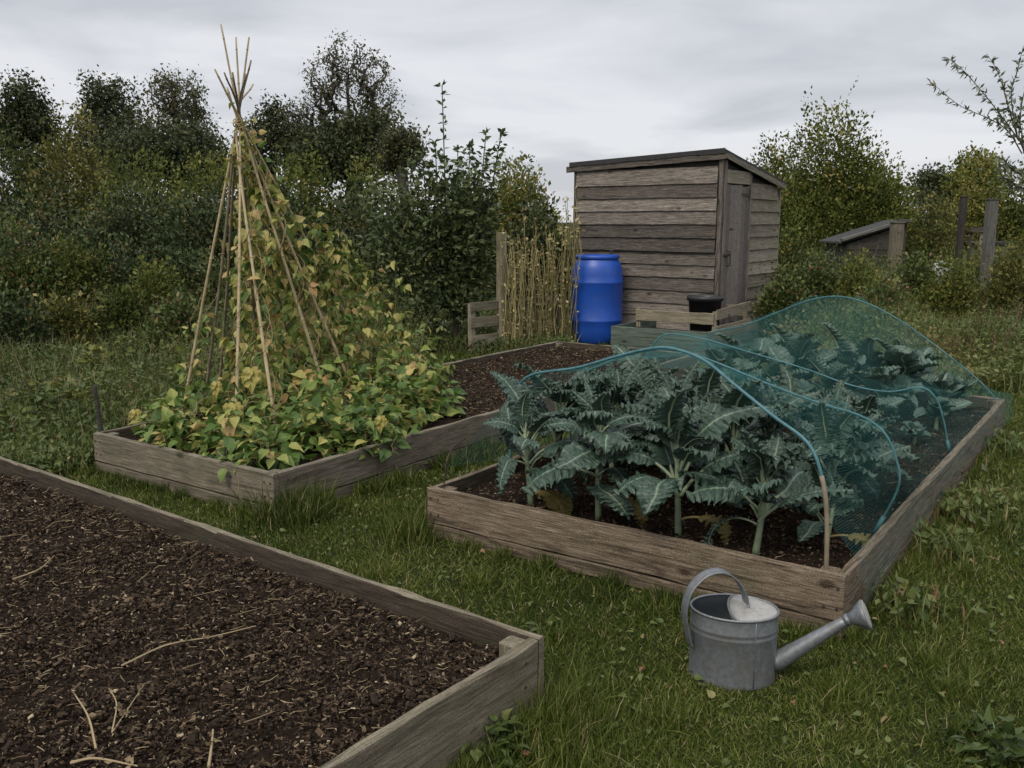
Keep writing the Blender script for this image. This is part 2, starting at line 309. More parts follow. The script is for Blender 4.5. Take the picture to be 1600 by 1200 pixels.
M_PEAR = leafmat("pear leaves", [(0, (.030, .046, .016)), (.5, (.075, .10, .036)), (.9, (.14, .165, .06)), (1, (.20, .20, .08))], .5, .2, .3, 4, .25)
M_WEED = leafmat("weed leaves", [(0, (.034, .056, .013)), (.45, (.080, .112, .028)), (.75, (.145, .165, .048)), (.9, (.25, .21, .09)), (1, (.21, .09, .055))], .5, .25, .35, 5, .2)
M_BEAN = leafmat("bean leaves", [(0, (.034, .072, .012)), (.35, (.085, .15, .030)), (.55, (.19, .245, .055)), (.74, (.36, .34, .10)), (.88, (.44, .33, .125)), (1, (.32, .19, .08))], .5, .3, .35, 45, .12, .25)
M_KALE = leafmat("kale leaves", [(0, (.013, .034, .020)), (.4, (.031, .060, .041)), (.7, (.070, .115, .085)), (.84, (.11, .165, .12)), (.88, (.19, .25, .15)), (1, (.30, .36, .23))], .45, .12, .45, 30, .14, .5)
M_KALEY = leafmat("yellowing kale leaf", [(0, (.08, .075, .022)), (.5, (.16, .135, .04)), (.8, (.22, .16, .055)), (1, (.30, .24, .12))], .6, .2, .3, 30, .3, .3)
M_CABB = leafmat("brassica leaves", [(0, (.026, .056, .040)), (.5, (.058, .105, .080)), (.8, (.11, .17, .13)), (.88, (.22, .29, .22)), (1, (.28, .35, .26))], .42, .1, .5, 20, .12, .3)
M_DRY = leafmat("dry bean haulm", [(0, (.12, .11, .04)), (.5, (.30, .25, .11)), (1, (.46, .40, .22))], .7, .15, .2, 20, .2)
M_RUST = leafmat("rusty dock stems", [(0, (.06, .03, .018)), (.5, (.12, .07, .04)), (1, (.22, .16, .10))], .7, .1, .2, 20, .2)
M_CHIP = leafmat("mulch chips", [(0, (.009, .006, .0045)), (.5, (.038, .026, .017)), (.80, (.088, .060, .038)), (.90, (.16, .12, .075)), (1, (.42, .35, .23))], .85, 0, .12, 90, .15)
M_STRAW = leafmat("straw", [(0, (.14, .10, .055)), (1, (.34, .27, .16))], .7, .1, .2, 20, .2)
M_SAP = leafmat("slender pale leaves", [(0, (.055, .07, .033)), (.6, (.12, .14, .075)), (1, (.20, .21, .13))], .45, .25, .45, 5, .2)

def soilmat():
    m, n, l = newmat("dark soil"); o = nd(n, "ShaderNodeOutputMaterial"); p = nd(n, "ShaderNodeBsdfPrincipled"); g = nd(n, "ShaderNodeTexCoord")
    z = nd(n, "ShaderNodeTexNoise"); z.inputs["Scale"].default_value = 70; z.inputs["Detail"].default_value = 8; z.inputs["Roughness"].default_value = .75; l.new(g.outputs["Object"], z.inputs["Vector"])
    r = ramp(n, [(.3, (.008, .0055, .004)), (.55, (.024, .0155, .010)), (.75, (.058, .038, .023))]); l.new(z.outputs[0], r.inputs[0]); l.new(r.outputs[0], p.inputs["Base Color"])
    b = nd(n, "ShaderNodeBump"); b.inputs["Strength"].default_value = 1; b.inputs["Distance"].default_value = .015; l.new(z.outputs[0], b.inputs["Height"]); l.new(b.outputs[0], p.inputs["Normal"])
    p.inputs["Roughness"].default_value = .95; p.inputs["Specular IOR Level"].default_value = .08; l.new(p.outputs[0], o.inputs[0]); return m
M_SOIL = soilmat()
def groundmat():
    m, n, l = newmat("turf ground"); o = nd(n, "ShaderNodeOutputMaterial"); p = nd(n, "ShaderNodeBsdfPrincipled"); g = nd(n, "ShaderNodeTexCoord")
    z = nd(n, "ShaderNodeTexNoise"); z.inputs["Scale"].default_value = 45; z.inputs["Detail"].default_value = 8; z.inputs["Roughness"].default_value = .7; l.new(g.outputs["Object"], z.inputs["Vector"])
    r = ramp(n, [(.35, (.010, .014, .004)), (.55, (.026, .036, .009)), (.75, (.05, .055, .018))]); l.new(z.outputs[0], r.inputs[0]); l.new(r.outputs[0], p.inputs["Base Color"])
    b = nd(n, "ShaderNodeBump"); b.inputs["Strength"].default_value = .8; b.inputs["Distance"].default_value = .02; l.new(z.outputs[0], b.inputs["Height"]); l.new(b.outputs[0], p.inputs["Normal"])
    p.inputs["Roughness"].default_value = .95; p.inputs["Specular IOR Level"].default_value = .08; l.new(p.outputs[0], o.inputs[0]); return m
M_GROUND = groundmat()
def netmat():
    m, n, l = newmat("green mesh netting"); o = nd(n, "ShaderNodeOutputMaterial"); u = nd(n, "ShaderNodeUVMap"); s = nd(n, "ShaderNodeSeparateXYZ"); l.new(u.outputs[0], s.inputs[0])
    vals = []
    for i in range(2):
        d = nd(n, "ShaderNodeMath", operation='DIVIDE'); l.new(s.outputs[i], d.inputs[0]); d.inputs[1].default_value = .0095
        f = nd(n, "ShaderNodeMath", operation='FRACT'); l.new(d.outputs[0], f.inputs[0])
        c = nd(n, "ShaderNodeMath", operation='LESS_THAN'); l.new(f.outputs[0], c.inputs[0]); c.inputs[1].default_value = .072; vals.append(c)
    mxx = nd(n, "ShaderNodeMath", operation='MAXIMUM'); l.new(vals[0].outputs[0], mxx.inputs[0]); l.new(vals[1].outputs[0], mxx.inputs[1])
    t = nd(n, "ShaderNodeBsdfTransparent"); df = nd(n, "ShaderNodeBsdfDiffuse"); df.inputs[0].default_value = (.07, .21, .20, 1)
    tl = nd(n, "ShaderNodeBsdfTranslucent"); tl.inputs[0].default_value = (.07, .21, .20, 1); m1 = nd(n, "ShaderNodeMixShader"); m1.inputs[0].default_value = .4
    l.new(df.outputs[0], m1.inputs[1]); l.new(tl.outputs[0], m1.inputs[2])
    m2 = nd(n, "ShaderNodeMixShader"); l.new(mxx.outputs[0], m2.inputs[0]); l.new(t.outputs[0], m2.inputs[1]); l.new(m1.outputs[0], m2.inputs[2]); l.new(m2.outputs[0], o.inputs[0])
    return m
M_NET = netmat()

# ------------------------------------------------------------ layout frames
RZ = math.atan2(-.575, .818); U = np.array([.818, -.575, 0]); W = np.array([.575, .818, 0])
OB = np.array([-.42, 4.37, 0]); OC = np.array([-2.61, 5.56, 0])
RZA = math.atan2(-.606, .795); UA = np.array([.795, -.606, 0]); WA = np.array([.606, .795, 0]); OA = np.array([.10, 2.72, 0])
SH = np.array([.858, 12.4, 0]); BX = np.array([1.17, 10.75, 0])
def loc2(P, O, A, B): d = np.asarray(P)[:, :2] - O[:2]; return d @ A[:2], d @ B[:2]
def inbed(P, m=0.0):
    a, b = loc2(P, OB, U, W); r = (a > -m) & (a < 2.02 + m) & (b > -m) & (b < 4.23 + m)
    a, b = loc2(P, OC, U, W); r |= (a > -m) & (a < 1.67 + m) & (b > -m) & (b < 5.4 + m)
    a, b = loc2(P, OA, UA, WA); r |= (a > -4.8 - m) & (a < m) & (b > -1.8 - m) & (b < m)
    a, b = loc2(P, SH, U, W); r |= (a > -m) & (a < 2.06 + m) & (b > -m) & (b < 2.2 + m)
    a, b = loc2(P, BX, U, W); r |= (a > -m) & (a < 1.2 + m) & (b > -m) & (b < 1.6 + m)
    return r
def noise2(x, y, s=1.0, seed=0):
    r = RG(seed); v = 0
    for k in range(6):
        a = r.uniform(0, 6.28); f = s * r.uniform(.6, 2.2); v = v + np.sin((x * math.cos(a) + y * math.sin(a)) * f + r.uniform(0, 6.28))
    return v / 6 * 1.6

# ------------------------------------------------------------ ground
def grid(mb, x0, x1, y0, y1, nx, ny, zf, tint=.5):
    X, Y = np.meshgrid(np.linspace(x0, x1, nx), np.linspace(y0, y1, ny)); Z = zf(X, Y)
    i = np.arange((nx - 1) * (ny - 1)); a = (i // (nx - 1)) * nx + i % (nx - 1)
    mb.add(np.stack([X, Y, Z], -1).reshape(-1, 3), np.stack([a, a + 1, a + nx + 1, a + nx], 1), None, tint)
g = MB(); box(g, -600, 600, -300, 900, -.5, 0); tag(g.build("ground", M_GROUND), "rough turf ground of the allotment", kind='structure')

# ------------------------------------------------------------ raised beds
def bed(name, label, origin, rz, W_, L_, mat, seed, group, x_neg=False, two=True):
    """local X = width, local Y = length"""
    t = thing(name, label, 'raised bed', origin, rz, group)
    T = .038 if two else .032; lay = [(.0, .066), (.072, .178)] if two else [(0, .25)]
    def side(nm, L, loc, rot, sd):
        m = MB()
        for k, (z, h) in enumerate(lay): plank(m, L, T, h, 0, 0, z, sd + k, .0022, tint=.3 + .4 * k + .1 * (sd % 3))
        o = m.build(nm, mat, t, loc, (0, 0, rot)); me = o.data; me.materials.append(M_BEDIN); nn_ = np.empty(len(me.polygons) * 3, np.float32); me.polygons.foreach_get("normal", nn_)
        sg = 1 if (nm == "front_board" or sd == seed + 19) else -1; me.polygons.foreach_set("material_index", (nn_.reshape(-1, 3)[:, 1] * sg > .6).astype(np.int32))  # board faces turned into the bed take a darker timber colour
    h = math.pi / 2
    for k, (x, y, rt) in enumerate([(.022, 0, 0), (.07, 0, 0), (W_ - .022, 0, 0), (W_ - .07, 0, 0), (W_, .10, 1), (W_, .16, 1), (W_, L_ - .1, 1)]):
        for z in (BT - .05, BT - .13):
            m = MB(); lathe(m, [(.0055, 0), (.0055, .0015), (.003, .0022), (0, .001)], 10); m.build("screw", M_IRON, t, (x + .0025 * rt, y - .0025 * (1 - rt), z), (math.pi / 2, 0, math.pi / 2 * rt))
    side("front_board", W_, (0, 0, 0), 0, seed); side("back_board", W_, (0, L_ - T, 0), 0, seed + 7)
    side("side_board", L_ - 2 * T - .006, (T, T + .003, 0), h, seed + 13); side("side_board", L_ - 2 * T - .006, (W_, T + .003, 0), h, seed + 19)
    for k, (x, y) in enumerate([(T + .004, T + .004), (W_ - T - .074, T + .004), (T + .004, L_ - T - .074), (W_ - T - .074, L_ - T - .074)]):
        m = MB(); plank(m, .25, .07, .07, 0, 0, 0, seed + 31 + k, .001); m.build("corner_post", mat, t, (x + .07, y, -.01), (0, -h, 0))
    return t
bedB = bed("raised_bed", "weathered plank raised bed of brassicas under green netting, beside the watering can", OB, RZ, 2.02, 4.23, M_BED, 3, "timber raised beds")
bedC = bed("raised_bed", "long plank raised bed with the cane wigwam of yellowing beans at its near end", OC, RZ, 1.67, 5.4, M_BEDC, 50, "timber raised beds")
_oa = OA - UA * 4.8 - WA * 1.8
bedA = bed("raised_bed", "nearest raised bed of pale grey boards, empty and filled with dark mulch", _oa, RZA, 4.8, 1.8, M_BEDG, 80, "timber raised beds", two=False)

def soil(name, label, O, A, B, x0, x1, y0, y1, z, n, amp, seed):
    m = MB(); nx = int((x1 - x0) * n); ny = int((y1 - y0) * n); r = RG(seed)
    h = noise2(*np.meshgrid(np.linspace(0, 8, nx), np.linspace(0, 8, ny)), 3, seed) * amp * .5 + r.normal(size=(ny, nx)) * amp * .35
    X, Y = np.meshgrid(np.linspace(x0, x1, nx), np.linspace(y0, y1, ny))
    P = O[None, None] + X[..., None] * A + Y[..., None] * B; P[..., 2] = z + h
    i = np.arange((nx - 1) * (ny - 1)); a = (i // (nx - 1)) * nx + i % (nx - 1)
    m.add(P.reshape(-1, 3), np.stack([a, a + 1, a + nx + 1, a + nx], 1), None); return tag(m.build(name, M_SOIL, smooth=True), label, 'soil', kind='stuff')
soil("soil", "dark crumbly soil filling the empty near bed", OA, UA, WA, -4.74, -.05, -1.74, -.05, .175, 55, .012, 1)
soil("soil", "dark soil under the netted kale and cabbages", OB, U, W, .05, 1.97, .05, 4.18, .18, 30, .012, 2)
soil("soil", "bare brown soil of the long bed with the bean wigwam", OC, U, W, .05, 1.62, .05, 5.35, .20, 30, .012, 3)

def mulch(name, label, O, A, B, x0, x1, y0, y1, z, dens, seed, smin=.005, smax=.022, straw=300, wl=0.0):
    r = RG(seed); n = int((x1 - x0) * (y1 - y0) * dens); a = r.uniform(x0, x1, n); b = r.uniform(y0, y1, n)
    P = O + a[:, None] * A + b[:, None] * B; P[:, 2] = z + .011 * noise2(P[:, 0], P[:, 1], 14, seed) + .006 * noise2(P[:, 0], P[:, 1], 45, seed + 1) + r.uniform(-.006, .018, n)
    px, py, _ = proj(P); k = (px > -150) & (px < 1750) & (py < 1330); P = P[k]; n = len(P)
    S = smin * (smax / smin) ** r.beta(1.4, 2.2, n); D = rnd_dir(r, n); D[:, 2] *= .35; N = rnd_dir(r, n, .35)
    ti = np.clip(r.normal(.42, .26, n), 0, .86); hi = r.random(n) < .065; S[hi] *= .75; big = r.random(n) < .006; S[big] *= 2.0; ti[big] = r.uniform(.1, .5, big.sum()); ti[hi] = r.uniform(.84, 1, hi.sum())
    m = MB(); scatter(m, T_CHIP, P, D, N, np.stack([S * r.uniform(.35, .8, n), S * r.uniform(.8, 1.9, n), S * r.uniform(.35, .9, n)], 1), ti)
    tag(m.build(name, M_CHIP), label, 'mulch', kind='stuff')
    m = MB(); c = 0
    while c < straw:
        p = O + r.uniform(x0, x1) * A + r.uniform(y0, y1) * B; q = proj(p[None]); 
        if not (-100 < q[0][0] < 1700 and q[1][0] < 1300): c += 1; continue
        L = r.choice([.02, .03, .04, .06, .10], p=[.5, .3, .14, .05, .01]) * r.uniform(.6, 1.3); an = r.normal(0.15, .7); d = np.array([math.cos(an), math.sin(an), r.uniform(-.1, .25)])
        s = r.normal(size=3) * .18; s[2] *= .3
        pts = np.array([p + d * L * t + s * L * (t * t) + np.array([0, 0, z + .012 + r.uniform(0, .01)]) for t in (0, .5, 1)])
        tube(m, pts, [.0012, .0013, .0007], 4, r.random(), False); c += 1
    if straw: tag(m.build("straw_litter", M_STRAW), label.replace("mulch chips", "straw and stalk litter").replace("crumbs", "straw litter"), 'straw', kind='stuff')
mulch("mulch", "mulch chips covering the soil of the near empty bed", OA, UA, WA, -4.7, -.06, -1.7, -.06, .178, 15500, 5, .0045, .025, straw=1700)
mulch("mulch", "mulch chips on the bare far half of the long bed", OC, U, W, .06, 1.6, 1.8, 5.3, .205, 3800, 6, .006, .026, straw=500)
mulch("mulch", "mulch chips between the stems in the netted bed", OB, U, W, .06, 1.95,   .06, 4.1, .185, 3200, 7, .006, .024, straw=150)

# ------------------------------------------------------------ lawn
def lawn():
    r = RG(11); out = MB()
    def blades(P, hmin, hmax, w, tb, lean=.55):
        n = len(P)
        if n == 0: return
        ph = noise2(P[:, 0], P[:, 1], 2.2, 4); p2 = noise2(P[:, 0], P[:, 1], 7, 5)
        H = r.uniform(hmin, hmax, n) * (1 + .35 * p2)
        D = r.normal(size=(n, 3)) * lean; D[:, 2] = 1; N = r.normal(size=(n, 3)); N[:, 2] = .3
        ti = tb + .19 * ph + r.normal(0, .17, n) + .05 * p2; dry = r.random(n) < .08; ti[dry] = r.uniform(.84, 1, dry.sum()); ti = np.clip(ti, 0, 1)
        scatter(out, T_BLADE, P, D, N, np.stack([w * r.uniform(.7, 1.3, n), H, H], 1), ti)
    bands = [(.9, 3.4, 21000, .014, .034, .0030), (3.4, 5.2, 10500, .018, .038, .0042), (5.2, 8.0, 4800, .025, .05, .006), (8.0, 13, 1600, .04, .08, .011)]
    for y0, y1, dens, h0, h1, w in bands:
        x1 = y1 * .95 + .4; n = int(dens * (y1 - y0) * 2 * x1); P = np.stack([r.uniform(-x1, x1, n), r.uniform(y0, y1, n), np.zeros(n)], 1)
        px, py, _ = proj(P); out_ = (px < -120) | (px > 1720) | (py > 1280); P = P[(px > -700) & (px < 2500) & (py < 1900) & ~inbed(P, .004) & (~out_ | (r.random(n) < .45))]
        keep = r.random(len(P)) < .82 + .3 * noise2(P[:, 0], P[:, 1], 4, 8); P = P[keep]
        # right of the netted bed and foreground are a little lusher
        blades(P, h0, h1, w, .45, .85)
    # long tufts against the boards
    def edge(A0, A1, n, off, h0, h1, w, tb=.33, clump=7.0):
        h0, h1 = h0 * .7, h1 * .72
        t = r.random(n); t = t[(noise2(t * clump * 3, t * 0, 1.6, int(n) % 97) > -.15)]; n2 = len(t)
        d = nrm(A1 - A0); nn = np.array([-d[1], d[0], 0]) * -1
        P = A0 + t[:, None] * (A1 - A0) + nn * np.abs(r.normal(0, off, n2))[:, None] + nn * .012
        P = P[~inbed(P, .004)]; blades(P, h0, h1, w, tb, .4)
    c = lambda O, A, B, x, y: O + A * x + B * y
    edge(c(OB, U, W, 0, 0), c(OB, U, W, 2.02, 0), 4200, .06, .05, .13, .0035); edge(c(OB, U, W, 2.02, 0), c(OB, U, W, 2.02, 4.2), 7500, .07, .05, .13, .004)
    edge(c(OB, U, W, 0, 4.2), c(OB, U, W, 0, 0), 3500, .08, .06, .15, .005)
    edge(c(OC, U, W, 0, 0), c(OC, U, W, 1.67, 0), 2600, .05, .05, .11, .0045); edge(c(OC, U, W, 1.67, 0), c(OC, U, W, 1.67, 3), 5200, .08, .08, .21, .0055, .28)
    edge(c(OA, UA, WA, 0, 0), c(OA, UA, WA, -4.7, 0), 0 + 2500, .03, .04, .08, .0035)
    edge(c(OA, UA, WA, 0, -1.8), c(OA, UA, WA, 0, 0), 5200, .06, .05, .14, .0032)
    P = np.array([c(OC, U, W, 1.72, .04)]) + r.normal(size=(900, 3)) * [.10, .09, 0]; P[:, 2] = 0; blades(P[~inbed(P, .004)], .10, .24, .006, .26, .35)
    P = np.array([c(OB, U, W, -.03, -.06)]) + r.normal(size=(700, 3)) * [.09, .09, 0]; P[:, 2] = 0; blades(P[~inbed(P, .004)], .06, .17, .004, .28, .4)
    P = np.array([[.18, 2.55, 0]]) + r.normal(size=(1300, 3)) * [.09, .16, 0]; P[:, 2] = 0; blades(P[~inbed(P, .004)], .06, .15, .0034, .42, .45)
    for q in range(34):
        cc = np.array([r.uniform(-.6, 2.6), r.uniform(1.9, 5.2), 0]); P = cc + r.normal(size=(130, 3)) * [.035, .035, 0]; P[:, 2] = 0
        blades(P[~inbed(P, .01)], .05, .10, .0036, r.uniform(.2, .5), .5)
    tag(out.build("lawn_grass", M_GRASS), "mown green grass paths between the raised beds", 'grass', kind='stuff')
    # broad clover / plantain leaves and dead leaves in the turf
    m = MB(); n = 1500; P = np.stack([r.uniform(-1.4, 3, n), r.uniform(1.7, 6, n), r.uniform(.01, .035, n)], 1); P = P[~inbed(P, .01)]; n = len(P)
    D = rnd_dir(r, n); D[:, 2] *= .3; scatter(m, T_BROAD, P, D, rnd_dir(r, n, 2), r.uniform(.012, .032, n), np.where(r.random(n) < .86, r.uniform(.3, .7, n), r.uniform(.85, 1, n)))
    tag(m.build("clover", M_WEED), "scattered clover and fallen leaves among the grass", 'ground cover', kind='stuff')
lawn()

# ------------------------------------------------------------ leaf clumps
def leaf_cloud(mb, lobes, nclump, per, clr, size, seed, T=T_LEAF, shell=.55, droop=0.0, tmu=.45, tsd=.27, up=.5, elong=1.0):
    r = RG(seed); lobes = [(np.asarray(c, float), np.broadcast_to(np.asarray(R, float), (3,))) for c, R in lobes]
    w = np.array([(R[0] * R[1] * R[2]) ** (2 / 3) for _, R in lobes]); w /= w.sum(); ix = r.choice(len(lobes), nclump, p=w)
    C = np.array([lobes[i][0] for i in ix]); R = np.array([lobes[i][1] for i in ix]); d = rnd_dir(r, nclump)
    rr = shell + (1.04 - shell) * r.random(nclump) ** .6; rr *= 1 + .12 * np.sin(d[:, 0] * 7 + d[:, 2] * 5 + ix)
    C = C + d * R * rr[:, None]; ct = r.normal(tmu, tsd, nclump)
    ns = per; c = np.repeat(C, ns, 0); dd = np.repeat(d, ns, 0); n = len(c)
    off = rnd_dir(r, n) * (r.random(n) ** .5)[:, None] * 1.9 * clr * np.repeat(r.uniform(.5, 1.2, nclump), ns)[:, None]
    P = c + off; D = nrm(dd * .5 + rnd_dir(r, n) * .9 + nrm(off) * .5 + np.array([0, 0, up - droop])); N = rnd_dir(r, n, .9)
    S = size * r.uniform(.55, 1.3, n); ti = np.clip(np.repeat(ct, ns) + r.normal(0, .11, n), 0, 1)
    if elong != 1.0: S = np.stack([S, S * elong, S], 1)
    scatter(mb, T, P, D, N, S, ti); return C
def limbs(mb, base, top, lobes, r0, seed):
    r = RG(seed); base = np.asarray(base, float); top = np.asarray(top, float)
    tr = spline([base, base * .6 + top * .4 + r.normal(size=3) * .05 * r0 * 8, top], 9); tube(mb, tr, np.linspace(r0, r0 * .35, 9), 7)
    for c, R in lobes:
        c = np.asarray(c, float); Rm = np.mean(R); s = tr[r.integers(2, 7)]
        tube(mb, spline([s, (s + c) / 2 + r.normal(size=3) * .12 * Rm, c], 6), np.linspace(r0 * .4, r0 * .15, 6), 5)
        for k in range(7):
            e = c + rnd_dir(r, 1, .4)[0] * Rm * r.uniform(.6, 1); tube(mb, spline([c + r.normal(size=3) * .1 * Rm, (c + e) / 2 + r.normal(size=3) * .1 * Rm, e], 4), np.linspace(r0 * .13, r0 * .04, 4), 4)
def shrub(name, label, cat, px, Y, w, ztop, zbot=0., mat=M_HEDGE, size=.09, n=900, per=14, seed=0, nl=6, depth=None, group=None, trunk_r=.05, clr=None, elong=1.0, spikes=0, tmu=.45, shell=.5, trunk='stem'):
    """px = centre column in the photo, Y = distance, w = half width (m)"""
    X = AT(px, 345, Y)[0]; r = RG(seed); depth = depth or w * .8; H = ztop - zbot; lobes = []
    for i in range(nl):
        a = (i + .5) / nl * 2 - 1; hh = r.uniform(.55, 1.0) * (1 - .35 * abs(a)); R = (w * r.uniform(.38, .55), depth * r.uniform(.5, .7), H * .30)
        lobes.append(((a * w * .62, r.uniform(-.35, .35) * depth, zbot + H * hh - R[2]), R))
        lobes.append(((a * w * .65, r.uniform(-.3, .3) * depth, zbot + H * .3), (w * .42, depth * .55, H * .33)))
    lobes.append(((0, 0, zbot + H * .68), (w * .45, depth * .5, H * .32)))
    t = thing(name, label, cat, (X, Y, 0), 0, group); m = MB(); C = leaf_cloud(m, lobes, int(n * 1.7), per, clr or size * 1.5, size * .78, seed + 1, elong=elong, tmu=tmu, shell=shell)
    for k in range(spikes):
        c = C[r.integers(len(C))]; 
        if c[2] < zbot + H * .6: continue
        L = r.uniform(.2, .5) * min(H * .3, 1.2); kk = 12; tt = np.linspace(0, 1, kk); e = np.array([r.normal(0, .2), r.normal(0, .2), 1]) * L
        P = c + tt[:, None] * e; scatter(m, T_LEAF, P, rnd_dir(r, kk, .6), rnd_dir(r, kk, .5), np.full(kk, size * .8) * (1.1 - .5 * tt), np.clip(r.normal(.6, .1, kk), 0, 1))
    m.build("crown", mat, t); m = MB(); limbs(m, (0, 0, 0), (0, 0, zbot + H * .7), lobes, trunk_r, seed + 2); m.build(trunk, M_TWIG, t)
    return t
def grown_tree(name, label, cat, basepx, Y, lobes, mat, seed, leaf=.16, n=300, per=14, cl=.28, trunk_r=.22, inner=.25, tmu=.45, fill=1.0, group=None):
    """lobes: (px, py, half width px, half height px) crown masses seen in the photo, at distance Y; branches grow out to points spread through them"""
    r = RG(seed); X = AT(basepx, 345, Y)[0]; t = thing(name, label, cat, (X, Y, 0), 0, group); L = []
    for (px, py, rx, ry) in lobes: c = AT(px, py, Y) - [X, Y, 0]; L.append((c + [0, r.normal(0, .2) * rx / F * Y, 0], np.array([rx, (rx + ry) * .5, ry]) / F * Y))
    w = np.array([(R[0] * R[2]) for _, R in L]); w /= w.sum(); ix = r.choice(len(L), n, p=w); d = rnd_dir(r, n); rr = (inner ** 3 + (1 - inner ** 3) * r.random(n)) ** (1 / 3)
    C = np.array([L[i][0] for i in ix]) + d * np.array([L[i][1] for i in ix]) * rr[:, None]
    zt = C[:, 2].max(); zl = C[:, 2].min(); top = C[np.argmax(C[:, 2])] * [.5, .5, .93]
    nodes = [np.array([0, 0, 0.]), np.array([0, 0, zl * .6])]; par = [-1, 0]; tr = spline([nodes[1], [top[0] * .35 + r.normal(0, .1), 0, zl * .5 + zt * .3], top], 12)
    for p in tr[1:]: nodes.append(p); par.append(len(nodes) - 2)
    root = np.array([0, 0, max(zl * .5, .5)])
    for c in C[np.argsort(np.linalg.norm(C - root, axis=1))]:
        N_ = np.array(nodes[1:]); v = c - N_; dist = np.linalg.norm(v, axis=1); pen = dist * (1 + .9 * (v[:, 2] < -.1)) + .25 * np.linalg.norm(N_ - root, axis=1); k = int(np.argmin(pen)) + 1
        mid = nodes[k] * .5 + c * .5 + r.normal(size=3) * .03 * dist[k - 1] + [0, 0, -.04 * dist[k - 1]]
        nodes.append(mid); par.append(k); nodes.append(c); par.append(len(nodes) - 2)
    cnt = np.ones(len(nodes))
    for i in range(len(nodes) - 1, 0, -1): cnt[par[i]] += cnt[i]
    rad = trunk_r * (cnt / cnt[0]) ** .52; tb = MB()
    for i in range(1, len(nodes)): tube(tb, [nodes[par[i]], nodes[i]], [min(rad[par[i]], rad[i] * 1.35), rad[i]], 7 if rad[i] > .05 else 4, cap=False)
    P0 = C[r.random(n) < fill]; m = MB(); nn = len(P0) * per; c = np.repeat(P0, per, 0); P = c + r.normal(size=c.shape) * cl
    ti = np.clip(np.repeat(r.normal(tmu, .22, len(P0)), per) + r.normal(0, .1, nn), 0, 1)
    scatter(m, T_LEAF, P, rnd_dir(r, nn, .1), rnd_dir(r, nn, .7), leaf * r.uniform(.55, 1.3, nn), ti)
    m.build("crown", mat, t); tb.build("trunk", M_BARK, t); return t

# ------------------------------------------------------------ far trees
grown_tree("conifer_tree", "dark conifer with twin tops standing at the far left edge", "tree", 45, 42, [(30, 155, 18, 36), (58, 158, 18, 36), (44, 190, 40, 34), (46, 240, 55, 50), (5, 200, 25, 30)], M_TREED, 101, .17, 420, 26, .22)
grown_tree("broadleaf_tree", "dark dense tree behind the hedge, second from the left", "tree", 170, 44, [(148, 150, 26, 30), (178, 162, 34, 32), (150, 200, 34, 40), (195, 225, 48, 48), (160, 260, 60, 40)], M_TREED, 102, .18, 460, 26, .24)
grown_tree("broadleaf_tree", "olive tree with a thin airy crown, just left of the cane tops", "tree", 275, 43, [(255, 143, 26, 28), (286, 150, 34, 36), (268, 190, 48, 38), (312, 205, 24, 34)], M_TREEO, 103, .14, 330, 16, .2, inner=.5, trunk_r=.3)
grown_tree("dark_bush", "dark bushy mass below the airy olive tree on the left", "bush", 240, 40, [(210, 250, 60, 45), (270, 240, 60, 45), (318, 255, 35, 45), (345, 270, 30, 30)], M_TREED, 104, .2, 480, 24, .3)
grown_tree("broadleaf_tree", "small dark tree between the wigwam and the tallest tree", "tree", 440, 42, [(415, 190, 22, 26), (425, 172, 10, 14), (450, 205, 32, 34), (410, 235, 30, 38), (470, 240, 40, 40)], M_TREED, 108, .18, 380, 20, .24)
grown_tree("broadleaf_tree", "tallest far tree with bare limbs showing through its round crown", "tree", 553, 40, [(540, 88, 34, 28), (510, 115, 34, 30), (578, 118, 32, 32), (500, 150, 30, 26), (545, 140, 50, 36), (600, 155, 30, 26), (520, 185, 34, 20), (585, 185, 32, 16), (465, 185, 26, 26)], M_TREEO, 106, .125, 620, 11, .18, trunk_r=.30, inner=.6, fill=.72)
grown_tree("dark_bush", "dark lower growth around the trunk of the tallest tree", "bush", 560, 39, [(535, 215, 36, 28), (585, 208, 38, 28), (560, 245, 70, 36), (500, 250, 50, 36)], M_TREED, 107, .19, 520, 24, .28)
grown_tree("broadleaf_tree", "small rounded far tree right of the tallest tree", "tree", 635, 36, [(628, 218, 22, 22), (644, 236, 18, 26), (615, 245, 24, 26)], M_TREEO, 110, .15, 200, 20, .2)
# ------------------------------------------------------------ hedges and shrubs, left and middle
HG = "bushes of the hedgerow behind the plots"
shrub("hedge_bush", "yellow tipped shrub rising above the hedge at the left", "bush", 125, 22, 1.45, 4.05, mat=M_YEL, size=.13, n=700, per=12, seed=121, nl=4, group=HG, spikes=40)
shrub("hedge_bush", "dull green shrub at the far left behind the hedge", "bush", 10, 22, 1.6, 3.6, mat=M_HEDGE, size=.12, n=700, per=12, seed=122, nl=4, group=HG, spikes=20)
shrub("hedge_bush", "dark hedge bush below the twin dark trees", "bush", 225, 20, 1.7, 3.0, mat=M_OLIVE, size=.12, n=750, per=12, seed=123, nl=4, group=HG, tmu=.25, spikes=25)
shrub("hedge_bush", "olive hedge bush directly behind the wigwam canes", "bush", 350, 19, 1.8, 2.95, mat=M_OLIVE, size=.11, n=850, per=13, seed=124, nl=4, group=HG, tmu=.35, spikes=25)
shrub("hedge_bush", "olive hedge bush right of the wigwam top", "bush", 470, 18.5, 1.5, 2.9, mat=M_OLIVE, size=.11, n=850, per=13, seed=125, nl=4, group=HG, tmu=.35, spikes=30)
shrub("hedge_bush", "tall green hedge bush below the tallest tree", "bush", 575, 19, 1.4, 2.75, mat=M_OLIVE, size=.11, n=900, per=13, seed=126, nl=4, group=HG, tmu=.3, spikes=40)
